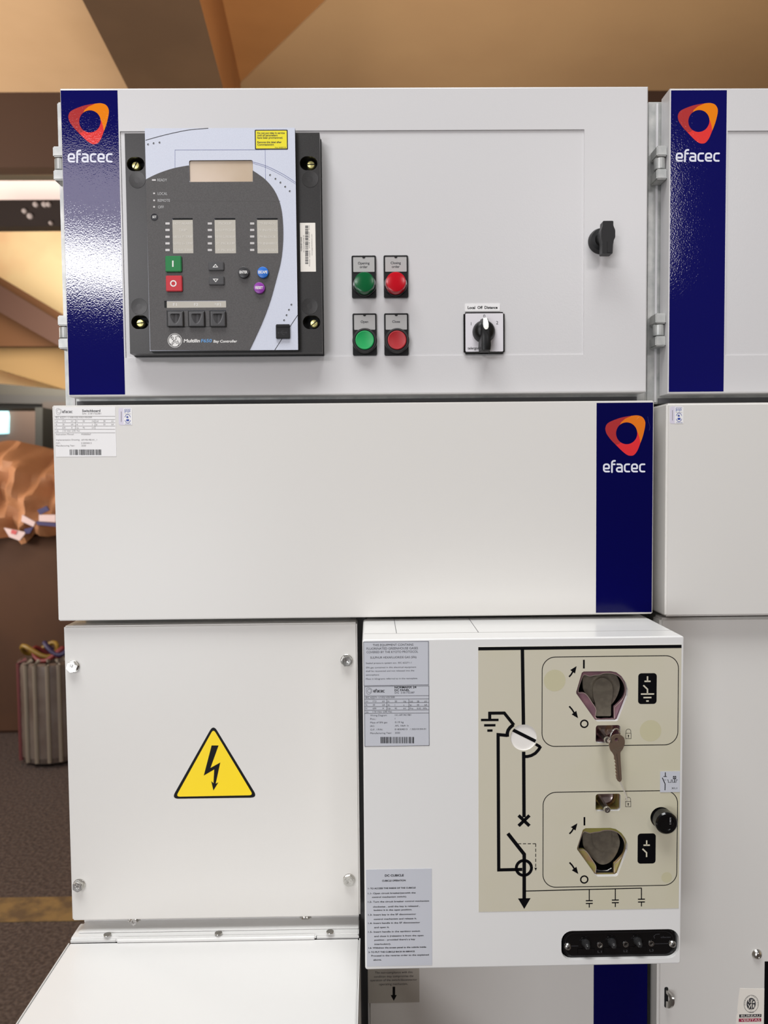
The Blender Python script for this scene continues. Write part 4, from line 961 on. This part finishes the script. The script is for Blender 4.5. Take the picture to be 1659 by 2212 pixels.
b.text(Pl(ky, FR), 'RONIS', *[kq_ for kq_ in (1220+648/6.144, 1220+755/6.144)], 1400+1368/6.144, 5, mat('key_stamp', (176, 160, 140), .3, .8), ky-.0001, shear=-.0)
b.part('key_blank', t)
b = B(); c = kq(672, 1150); P = []
for i in range(24):
    a = 2*PI*i/24; P.append((c[0]+.0058*math.cos(a), ky+.001+.0035*math.cos(a+.6), c[1]-.002+.0085*math.sin(a)))
b.tube(P, .0007, STEEL, 8, True); b.part('key_ring', t, None, 'bright wire ring')
b = B(); b.tube([pk.p(1340, 1688)[:1]+(ky+.003,)+pk.p(1340, 1688)[1:], (P_(1345, 1705)[0], -.006, P_(1345, 1705)[1]), (P_(1354, 1726)[0], -.0015, P_(1354, 1726)[1])], .0008, RUBBER, 8); b.part('string', t, None, 'white string end')

# ================================================================ PROTECTION RELAY
YC, YB = -.002, -.011
t = thing('protection_relay', 'black and silver relay controller with display and keypad, mounted in the left door', 'relay', (Pl(YC).p(485, 765)[0], YP, Pl(YC).p(485, 765)[1]))
pc_ = Pl(YC); pb_ = Pl(YB)
u0, v0, u1, v1 = pc_.rect(275, 287.3, 693.2, 762.5)
b = B(); ovals = []
scr = ((293, 354.4, 294, 359, BRASS, 1.1), (666.6, 352.8, 672, 357.5, BRASS, .05), (302.4, 696, 304.2, 698.7, BRASS, .1), (673, 696.2, 678.7, 699.6, BRASS, .7))
def oval(px, py):
    c = pc_.p(px, py); r = pc_.mm(14.6); d = pc_.mm(4.0)
    return [(a+(d if a > c[0] else -d), z) for a, z in circ(c, r, 28)]
ov = [oval(s_[0], s_[1]) for s_ in scr]
out = [(u0, v0), (u1, v0), (u1, v1), (u0, v1)]
b.prism([out]+[ccw(o)[::-1] for o in ov], YC, YP-.004, CHASSIS, back=False)
for o in ov: b.flat([ccw(o)], YP-.0045, CAVITY)
b.box(u0-.0008, u1+.0008, YP-.006, YP, v0-.0008, v1+.0008, BLACKP, .0005)
for px, py in ((296.5, 388.7), (670, 387), (300.8, 662), (669, 661.4)):
    c = pc_.p(px, py); b.lathe([(pc_.mm(17.5), -.0002), (pc_.mm(17.2), .0003), (pc_.mm(12), .0001), (0, -.0001)], (c[0], YC, c[1]), CHASSIS, 32)
b.part('relay_housing', t)
for x0, y0, px, py, m, a in scr:
    c = Pl(.008).p(px, py); b = B(); b.lathe([(.0046, -.003), (.0046, .0015), (.0038, .0026), (0, .003)], (c[0], .008, c[1]), m, 24)
    b.stroke([(c[0]-.0044*math.cos(a), c[1]-.0044*math.sin(a)), (c[0]+.0044*math.cos(a), c[1]+.0044*math.sin(a))], .0010, .008-.0031, CAVITY); b.part('mounting_screw', t, None, 'slotted brass screw')
# bezel
q = [pb_.p(*k) for k in ((311.9, 277), (636.3, 276), (644.8, 756.4), (324.7, 757.4))]
zu0, zu1, zv1, zv0 = (q[0][0]+q[3][0])/2, (q[1][0]+q[2][0])/2, (q[0][1]+q[1][1])/2, (q[2][1]+q[3][1])/2
scrn = rrect(*pb_.rect(408.8, 346, 546.5, 393.2), pb_.mm(3.5), 3)
b = B(); b.prism([[(zu0, zv0), (zu1, zv0), (zu1, zv1), (zu0, zv1)], ccw(scrn)[::-1]], YB, YC, SILVER, BLACKP)
b.box(zu0-.0006, zu1+.0006, YB+.0012, YC+.001, zv0-.0006, zv1+.0006, BLACKP) if False else None
yb = YB-INK
def lb(pts, wpx, m=INKD, n=6): b.stroke(smooth_loop([pb_.p(*k) for k in pts], n, False) if n else [pb_.p(*k) for k in pts], pb_.mm(wpx), yb, m)
lb([(314.5, 303), (343, 295), (375, 287.2), (410, 280.5), (450, 277.2)], 1.3)
NAVY = mat('fine_navy_line', (110, 116, 160), .5)
lb([(378, 363), (378, 324), (572.8, 323.4), (573.6, 388.5)], .8, NAVY, 0)
lb([(544.7, 349.3), (573.6, 358), (604.5, 372.5), (623.8, 384), (638.5, 394)], .9, NAVY); lb([(546, 352.5), (573.6, 361.5), (603.5, 376), (622.8, 387.5), (638.5, 397.5)], .7, NAVY)
lb([(643.6, 680), (618, 718), (593.3, 756.6)], 1.3, INKD, 0)
dots = [(320, 312), (332, 309.7), (344.8, 308), (583.6, 378.3), (595.2, 386.4), (606, 394.5), (616.2, 403.5), (626, 413), (629.7, 658.2), (624.4, 669.4), (619.2, 680.9), (613.9, 691.9)]
for d in dots: b.flat([circ(pb_.p(*d), pb_.mm(2.0), 14)], yb, INKD); b.flat([circ(pb_.p(d[0]+.8, d[1]+.5), pb_.mm(.9), 10)], yb-INK, INKG)
bez = b.part('bezel', t, None, 'silver blue front bezel', smooth=False)
# charcoal overlay
OV = .0008
curve = smooth_loop([(545.9, 368.6), (560, 378), (573.6, 388.5), (589, 406), (600.6, 427.5), (608.3, 454.5), (611.6, 491), (611.0, 529.7), (606.5, 566), (598, 599.5), (584.5, 648.5), (569, 691), (553, 727), (538.8, 757)], 5, False)
topc = smooth_loop([(315.5, 388), (332, 379.5), (352, 371.3), (378, 363.3), (408, 357.8)], 4, False)
outl = [pb_.p(*k) for k in [(325, 756.6)]+topc+[(408.8, 393.6), (546.5, 392.9)]+curve]
wins = [rrect(*pb_.rect(x0, 471.5, x1, 547.5), .0004, 2) for x0, x1 in ((373, 417.3), (464, 509.4), (555.5, 600.6))]
fst = rrect(*pb_.rect(355.5, 649.5, 488.6, 665), .0004, 2); fbay = rrect(*pb_.rect(360.5, 670.5, 489, 707), .0004, 2)
b = B(); b.prism([ccw(outl)]+[ccw(h)[::-1] for h in wins+[fst, fbay]], YB-OV, YB, OVERLAY)
yo = YB-OV-INK; po_ = Pl(YB-OV)
b.stroke([po_.p(323, 434), po_.p(605, 434.5)], po_.mm(1.0), yo+.00005, mat('overlay_crease', (74, 71, 70), .5))
for s_, x_, y_ in (('READY', 340.2, 391.8), ('LOCAL', 340.8, 421.2), ('REMOTE', 340.8, 436), ('OFF', 341.5, 450.2)): b.text(po_, s_, x_, x_+{5: 20.8, 6: 26.5, 3: 12.5}[len(s_)], y_, 5.6, INKG, yo)
c = po_.p(377.8, 735.5); mm_ = po_.mm
b.flat([circ(c, mm_(12.6), 36)], yo, INKW); b.stroke(circ(c, mm_(14.6), 40), mm_(.9), yo, INKW, True)
for k in range(4):          # four swirls cut into the disc and the script letters
    a = k*PI/2+.5; b.stroke([(c[0]+mm_(r_)*math.cos(a+d_), c[1]+mm_(r_)*math.sin(a+d_)) for r_, d_ in ((12.4, 0), (11.8, .25), (10.2, .42), (11.5, .62))], mm_(1.1), yo-INK, OVERLAY)
def sw(pts): b.stroke(smooth_loop([po_.p(377.8+x_, 735.5+y_) for x_, y_ in pts], 5, False), mm_(1.0), yo-INK, OVERLAY)
sw([(-6.5, -4.5), (-7, -7), (-4.5, -7.5), (-3, -5), (-5, -2.5), (-7, -4), (-3, 0), (-1.5, 4), (-4.5, 7.5), (-6.2, 5), (-3, 2), (-1, -1.5)])
sw([(4.5, -7), (2.5, -8), (1.5, -5.5), (3.5, -3.2), (1, -2), (.5, 1.5), (3.5, 6), (7.2, 4.6), (6.8, 1.4), (4, 1.8), (4.6, 3.6)])
b.text(po_, 'Multilin', 396.8, 431.5, 739.6, 6.6, INKW, yo, .03, shear=.15); b.text(po_, 'F650', 434.2, 457.2, 739.6, 6.8, SKYINK, yo, .02, shear=.15); b.text(po_, 'Bay Controller', 461, 512, 740.0, 5.2, INKW, yo, .025, shear=.15)
b.part('keypad_overlay', t, bez, 'charcoal keypad overlay with small white lettering', smooth=False)
b = B(); u0, v0, u1, v1 = Pl(YB+.002).rect(405, 342, 550, 397); b.prism([[(u0, v0), (u1, v0), (u1, v1), (u0, v1)]], YB+.0016, YB+.0024, GLASSD); b.part('display', t, None, 'beige liquid crystal display')
cards = ((373, 417.3, ('HOT ALARM', 'TRIP', '50/51 P TRIP', '50/51 G TRIP', '27/59 TRIP')), (464, 509.4, ('PICKUP', '50/51 P PICKUP', '50/51 G PICKUP', '27 PICKUP', '59 PICKUP')), (555.5, 600.6, ('79 READY', '79 IN-PROG', '79 BLOCK', '79 INHIBIT', '79 LOCKOUT')))
for i, (x0, x1, ts) in enumerate(cards):
    b = B(); yc_ = YB-.0004; p2 = Pl(yc_)
    plate(b, p2, x0, 475.2, x1+.3, 548, CARD, .0001, .0002)
    u0, v0, u1, v1 = p2.rect(x0, 471.5, x1, 475.2); b.flat([[(u0, v0), (u1, v0), (u1, v1), (u0, v1)]], YB-.0002, CAVITY)
    for k, s_ in enumerate(ts):
        wd = min(43, 4.6*len(s_)); b.text(p2, s_, (x0+x1)/2-wd/2, (x0+x1)/2+wd/2, 485.5+14.4*k, 5.0, INKP, yc_-.0001-INK)
    b.part('legend_card', t, None, 'beige legend card with faint lettering')
b = B(); p2 = Pl(YB-.0004); plate(b, p2, 360.4, 650.8, 488.6, 664.6, CARD, .0001, .0002)
u0, v0, u1, v1 = p2.rect(355.5, 650, 360.4, 665); b.flat([[(u0, v0), (u1, v0), (u1, v1), (u0, v1)]], YB-.0002, CAVITY)
for s_, x_, w_ in (('F1', 374, 8), ('F2', 419.5, 8.5), ('*/F3', 464, 13.5)): b.text(p2, s_, x_, x_+w_, 661.0, 5.8, INKW, YB-.0005-INK)
b.part('legend_card', t, None, 'narrow beige card lettered F1 F2 and F3')
b = B(); p2 = Pl(YB-.0002); plate(b, p2, 360.8, 671, 488.7, 706.7, BLACKP, .0002, .0002)
for x0_, x1_ in ((400.5, 404), (446.5, 450)): b.box(p2.p(x0_-3, 690)[0], p2.p(x1_+3, 690)[0], YB-.0009, YB-.0003, p2.p(420, 706)[1], p2.p(420, 671.5)[1], OVERLAY, .0002)
b.part('key_bay', t, None, 'black bay holding the three square keys')
for x0, x1 in ((362, 395.4), (407.5, 441.3), (454, 487)):
    b = B(); kt = YB-OV-.0035; p3 = Pl(kt); u0, v0, u1, v1 = p3.rect(x0, 672.5, x1, 705.2)
    n = 26; G = []
    for j in range(n+1):
        r_ = []
        for i in range(n+1):
            uu, vv = -1+2*i/n, -1+2*j/n
            dep = 0
            if vv < .68-.3*uu*uu: dep = max(0, .0017*((vv+.62)/1.25)-.0042*uu*uu)
            edge = max(abs(uu), abs(vv)); rd = .0006*max(0, (edge-.9)/.1)**2
            r_.append(b.bm.verts.new((u0+(u1-u0)*(uu+1)/2, kt+dep+rd, v0+(v1-v0)*(vv+1)/2)))
        G.append(r_)
    for j in range(n):
        for i in range(n): b.bm.faces.new([G[j][i], G[j][i+1], G[j+1][i+1], G[j+1][i]])
    b.mi(GREYK)
    lp = [G[0][i] for i in range(n+1)]+[G[j][n] for j in range(1, n+1)]+[G[n][i] for i in range(n-1, -1, -1)]+[G[j][0] for j in range(n-1, 0, -1)]
    bk = [b.bm.verts.new((v.co.x, YB-.0001, v.co.z)) for v in lp]
    for i in range(len(lp)): b.bm.faces.new([lp[i], lp[(i+1) % len(lp)], bk[(i+1) % len(lp)], bk[i]])
    b.part('function_key', t, None, 'square grey key with a scooped face')
for x_, ys in ((362, (482.9, 496.9, 511.6, 525.9, 540.2)), (453.4, (482.9, 497, 511.6, 525.9, 540.2)), (544.8, (482.9, 496.9, 511, 525.4, 540))):
    for y_ in ys:
        b = B(); plate(b, po_, x_-4.6, y_-2.3, x_+4.6, y_+2.3, mat('led_window', (196, 192, 190), .3), .0002, .0003); b.part('status_lamp', t, None, 'small pale rectangular status lamp')
for x_, y_, w_ in ((332.5, 389, 4.2), (333, 417.8, 1.9), (333, 433, 1.9), (333, 447, 1.9)):
    b = B(); plate(b, po_, x_-w_, y_-1.8, x_+w_, y_+1.8, mat('led_window', (196, 192, 190), .3), .0002, .0005); b.part('status_lamp', t, None, 'small pale status lamp beside its mode word')
def key(name, q, m, draw, h=.0030, lab=None, bev=.0007):
    b = B(); p3 = Pl(YB-OV-h); u0, v0, u1, v1 = p3.rect(*q)
    b.box(u0, u1, YB-OV-h, YB-.0001, v0, v1, m, bev, 3); draw(b, p3, YB-OV-h-INK); b.part(name, t, None, lab)
key('square_key', (357, 552.4, 391.5, 586.8), GREENK, lambda b, p, y: line(b, p, 373.4, 563, 373.4, 576.5, 3.0, INKW, y), lab='green key marked with a bar')
key('square_key', (358.2, 595, 393, 629), REDK, lambda b, p, y: b.stroke(circ(p.p(374.4, 612.3), p.mm(5.6), 26), p.mm(2.5), y, INKW, True), lab='red key marked with a ring')
key('arrow_key', (449.7, 565.6, 483.3, 583.8), GREYK, lambda b, p, y: b.stroke([p.p(460.5, 577), p.p(470.3, 577), p.p(465.4, 571.2)], p.mm(1.4), y, INKW, True), .0022, 'grey key with an up arrow')
key('arrow_key', (450.8, 596.6, 484, 615), GREYK, lambda b, p, y: b.stroke([p.p(461, 602.8), p.p(470.8, 602.8), p.p(466, 608.6)], p.mm(1.4), y, INKW, True), .0022, 'grey key with a down arrow')
for px, py, m, s_, w_, lab in ((526, 588, GREYK, 'ENTER', 17, 'round dark grey key'), (567.6, 588, BLUEK, 'ESCAPE', 19.5, 'round blue key'), (560, 621.6, PURK, 'RESET', 16, 'round purple key')):
    h = .0034; p3 = Pl(YB-OV-h); c = p3.p(px, py); r = p3.mm(11.8)
    b = B(); b.lathe([(r, -.0034), (r, .0034-.0042), (r*.97, -.0002), (r*.9, 0), (0, 0)], (c[0], YB-OV-h, c[1]), m, 36); b.text(p3, s_, px-w_/2, px+w_/2, py+2.6, 5.4, INKW, YB-OV-h-INK, .03); b.part('round_key', t, None, lab)
b = B(); c = po_.p(333.6, 469); b.lathe([(po_.mm(7.6), 0), (po_.mm(7.2), .0004), (po_.mm(6.2), .0004), (po_.mm(6), .0001), (0, .0001)], (c[0], YB-OV, c[1]), INKD, 28); b.text(po_, 'SET', 329.2, 338.2, 471.2, 4.6, INKW, YB-OV-.0001-INK, .02); b.part('set_key', t, None, 'tiny round dark key')
b = B(); u0, v0, u1, v1 = Pl(YB-.003).rect(595.8, 701.5, 626, 731); b.box(u0, u1, YB-.0030, YB, v0, v1, BLACKP, .0006, 2); b.box(u0+.0003, u1+.0002, YB-.0045, YB-.002, v1-.0028, v1+.0004, BLACKP, .0006, 2)
pu = Pl(YB-.003); yu = YB-.0031; D = mat('embossed_black', (42, 42, 44), .4)
b.stroke([pu.p(602, 719), pu.p(618, 718.5)], pu.mm(1), yu, D); b.stroke([pu.p(606, 719), pu.p(609, 715), pu.p(613, 715)], pu.mm(.9), yu, D); b.stroke([pu.p(608, 719), pu.p(611, 723), pu.p(615, 723)], pu.mm(.9), yu, D); b.flat([circ(pu.p(602, 719), pu.mm(1.8), 12)], yu, D)
b.flat([[pu.p(617, 716.5), pu.p(621, 718.5), pu.p(617, 720.5)]], yu, D)
b.part('port_cover', t, None, 'black flip cover of the data port')
# stickers on the relay
b = B(); u0, v0, u1, v1 = pb_.rect(550.5, 280.3, 621.8, 323.3); b.prism([rrect(u0, v0, u1, v1, .001, 3)], YB-.0002, YB-.00005, INKD); u0, v0, u1, v1 = pb_.rect(552.8, 282.5, 619.6, 321.0); b.flat([rrect(u0, v0, u1, v1, .0006, 3)], YB-.0003, YEL2)
for s_, r_, y_ in (('Do not put relay in service', 615, 289.6), ('until all parameters', 599.5, 294.6), ('have been programmed.', 611, 299.8), ('Remove this label after', 608.3, 309.4), ('Commissioning.', 592.5, 314.6)): b.text(pb_, s_, 556, r_, y_, 3.8, INKD, YB-.0004, .02)
b.text(pb_, 'Mod. 504007-02', 594, 618, 320, 2.2, INKD, YB-.0004)
bs = pb_.p(586, 323); single(b, 'yellow_caution_label', 'small yellow caution label at the top right of the relay bezel', 'label', (bs[0], YB, bs[1]))
b = B(); plate(b, pc_, 648.5, 481.5, 681.8, 587, PAPERC); y = YC-.0003-INK
barcode(b, pc_, 659.3, 487.5, 666, 572, INKD, y, True, 8)
b.text_v(pc_, 'F650BABF1G0HIE', 652.8, 512, 542.5, 3.4, INKD, y); b.text_v(pc_, 'SN RA275302408 2E', 657.8, 508, 545, 2.6, INKL, y); b.text_v(pc_, 'Power supply  24/48 V 50/60  Aux', 670, 486.5, 575, 2.6, INKL, y); b.text_v(pc_, 'www.gegridsolutions.com', 675, 506, 552, 2.4, INKL, y)
bs = pc_.p(665, 587); single(b, 'barcode_label', 'cream label with upright barcode on the right rail of the relay', 'label', (bs[0], YC, bs[1]))

# ================================================================ BUTTONS AND SELECTOR
def legend(name, lab, q, t1, t2, cap, kind, m, cat, grp):
    pl = Pl(YP-.003); x0, y0, x1, y1 = q
    u0, v0, u1, v1 = pl.rect(x0, y0, x1, y1)
    t = thing(name, lab, cat, ((u0+u1)/2, YP, v0), WORLD, grp)
    b = B(); b.prism([rrect(u0, v0, u1, v1, .0016, 4)], YP-.0030, YP, BLACKP)
    w0, a0, w1, a1 = pl.rect(x0+3, y0+3.3, x1-3.4, y0+35.5)
    b.stroke(rrect(w0-.0004, a0-.0004, w1+.0004, a1+.0004, .001, 3), .0008, YP-.0034, BLACKP, True)
    b.part('legend_holder', t)
    b = B(); b.prism([rrect(w0, a0, w1, a1, .0008, 3)], YP-.0032, YP-.0029, mat('grey_legend_plate', (176, 174, 172), .4))
    um = (w0+w1)/2; b.prism([circ((um, a1+.0002), .0018, 12, PI, 2*PI)], YP-.0036, YP-.003, BLACKP)
    tc = (x0+x1)/2-.5
    if t2: b.text(pl, t1, tc, None, y0+19, 4.9, INKD, YP-.0032-INK, .015, ctr=True); b.text(pl, t2, tc, None, y0+27, 4.9, INKD, YP-.0032-INK, .015, ctr=True)
    else: b.text(pl, t1, tc, None, y0+20.5, 4.9, INKD, YP-.0032-INK, .015, ctr=True)
    b.part('legend_plate', t, None, 'grey legend plate')
    if kind == 'lamp':
        h = .019; cc = Pl(YP-h).p(*cap)
        b = B(); b.lathe([(.0138, .003), (.0138, .0055), (.0130, .0068), (.0118, .007)], (cc[0], YP, cc[1]), BLACKG, 44); b.part('collar', t, None, 'glossy black collar')
        b = B(); b.lathe([(.0123, .005), (.0123, .0105), (.0120, .0125), (.0118, .0165), (.0112, .0186), (.0100, .0190), (0, .0188)], (cc[0], YP, cc[1]), m, 44); b.part('lens', t)
    else:
        h = .0135; cc = Pl(YP-h).p(*cap)
        b = B(); b.lathe([(.0146, .003), (.0146, .008), (.0142, .0108), (.0132, .0118), (.0120, .0118), (.0116, .0105)], (cc[0], YP, cc[1]), mat('matt_black_collar', (34, 33, 33), .5), 44); b.part('collar', t, None, 'matt black collar')
        b = B(); b.lathe([(.0110, .005), (.0110, .0125), (.0107, .0133), (.0100, .0135), (.0092, .0132), (0, .0131)], (cc[0], YP, cc[1]), m, 44); b.part('button_cap', t)
legend('pilot_lamp', 'dark green lamp lens under the legend Opening order', (759.8, 552, 812.4, 643.3), 'Opening', 'order', (787, 608.5), 'lamp', LENSG, 'indicator lamp', 'lamp and button units on the left door')
legend('pilot_lamp', 'bright red lamp lens under the legend Closing order', (828.9, 551.5, 881.7, 642.8), 'Closing', 'order', (855.3, 608.2), 'lamp', LENSR, 'indicator lamp', 'lamp and button units on the left door')
legend('push_button', 'bright green push button under the legend Open', (761.8, 677, 813.8, 767.4), 'Open', None, (787.8, 734.2), 'push', CAPG, 'push button', 'lamp and button units on the left door')
legend('push_button', 'dull red push button under the legend Close', (830, 676.7, 882.4, 767.4), 'Close', None, (857.8, 734.2), 'push', CAPR, 'push button', 'lamp and button units on the left door')
# selector switch
pl = Pl(YP-.006); u0, v0, u1, v1 = pl.rect(1001.8, 673.5, 1090.6, 764)
t = thing('selector_switch', 'square three-position selector switch with white face and black grip', 'switch', ((u0+u1)/2, YP, v0))
b = B(); b.box(u0, u1, YP-.006, YP, v0, v1, BLACKG, .0020, 3); b.part('switch_base', t)
yf = YP-.0062; pl = Pl(yf); u0, v0, u1, v1 = pl.rect(1005.4, 676.8, 1087, 759.5)
b = B(); b.prism([rrect(u0, v0, u1, v1, .0012, 3)], yf, YP-.0058, mat('white_switch_face', (222, 218, 222), .3))
b.text(pl, '0', 1043.8, 1048.4, 686.6, 7.0, INKD, yf-INK); b.text(pl, '1', 1017.2, None, 702.8, 6.6, INKD, yf-INK); b.text(pl, '2', 1071.6, 1076.2, 700.6, 6.8, INKD, yf-INK); b.text(pl, 'telergon', 1010.3, 1035.4, 754.8, 5.2, INKB, yf-INK, .015)
b.part('switch_face', t, None, 'white face marked 1 0 2')
cc = Pl(YP-.016).p(1047.5, 713.5)
b = B(); b.lathe([(.0134, .0065), (.0130, .010), (.0118, .0145), (.0100, .017), (.0072, .0185), (0, .0190)], (cc[0], YP, cc[1]), BLACKP, 40)
zt, zb = cc[1]+.0135, Pl(YP-.026).p(1048, 757)[1]
secs = [(zt, .0040, .0165), (zt-.003, .0044, .0200), (cc[1]+.006, .0050, .0235), (cc[1], .0052, .0255), (cc[1]-.008, .0058, .0270), (zb+.006, .0062, .0270), (zb+.001, .0056, .0262), (zb, .0046, .0245)]
rings = []
for z, w_, h in secs:
    rings.append([b.bm.verts.new((cc[0]+a*w_*1.0, YP-d, z)) for a, d in ((-1.12, .010), (-.98, h*.75), (-.88, h-.001), (-.6, h), (.6, h), (.88, h-.001), (.98, h*.75), (1.12, .010))])
for j in range(len(rings)-1):
    for i in range(7): b.bm.faces.new([rings[j][i], rings[j][i+1], rings[j+1][i+1], rings[j+1][i]])
b.bm.faces.new(rings[0]); b.bm.faces.new(rings[-1])
gr = b.part('rotary_grip', t, None, 'black rotary grip')
b = B(); P = []
for z, h in ((zt+.0008, .0176), (zt-.001, .0195), (zt-.003, .0212), (cc[1]+.006, .0243), (cc[1]+.0022, .0256), (cc[1]+.0004, .0262), (cc[1]-.0008, .0264)): P.append((z, h))
pr = None
for k, (z, h) in enumerate(P):
    w_ = (.0019, .0023, .0027, .0031, .0029, .0021, .0010)[k]
    cur = [b.bm.verts.new((cc[0]+a*w_, YP-h-.0002+abs(a)*.0003, z)) for a in (-1, -.6, 0, .6, 1)]
    low = [b.bm.verts.new((cc[0]+a*w_, YP-h+.003, z)) for a in (-1, 1)]
    cur = [low[0]]+cur+[low[1]]
    if pr:
        for i in range(6): b.bm.faces.new([pr[i], pr[i+1], cur[i+1], cur[i]])
    else: b.bm.faces.new(cur)
    pr = cur
b.bm.faces.new(pr)
b.mi(mat('white_pointer', (238, 238, 230), .3)); b.part('pointer', t, gr, 'white pointer')
b = B(); pl = Pl(YP); plate(b, pl, 1004.6, 656.2, 1080, 672.3, PAPER, .0006, .0003); b.text(pl, 'Local  Off  Distance', 1010, 1074.5, 667.6, 5.6, INKB, YP-.0006-INK, .03)
bs = pl.p(1042, 672); single(b, 'mode_label', 'narrow white label reading Local Off Distance above the selector switch', 'label', (bs[0], YP, bs[1]))
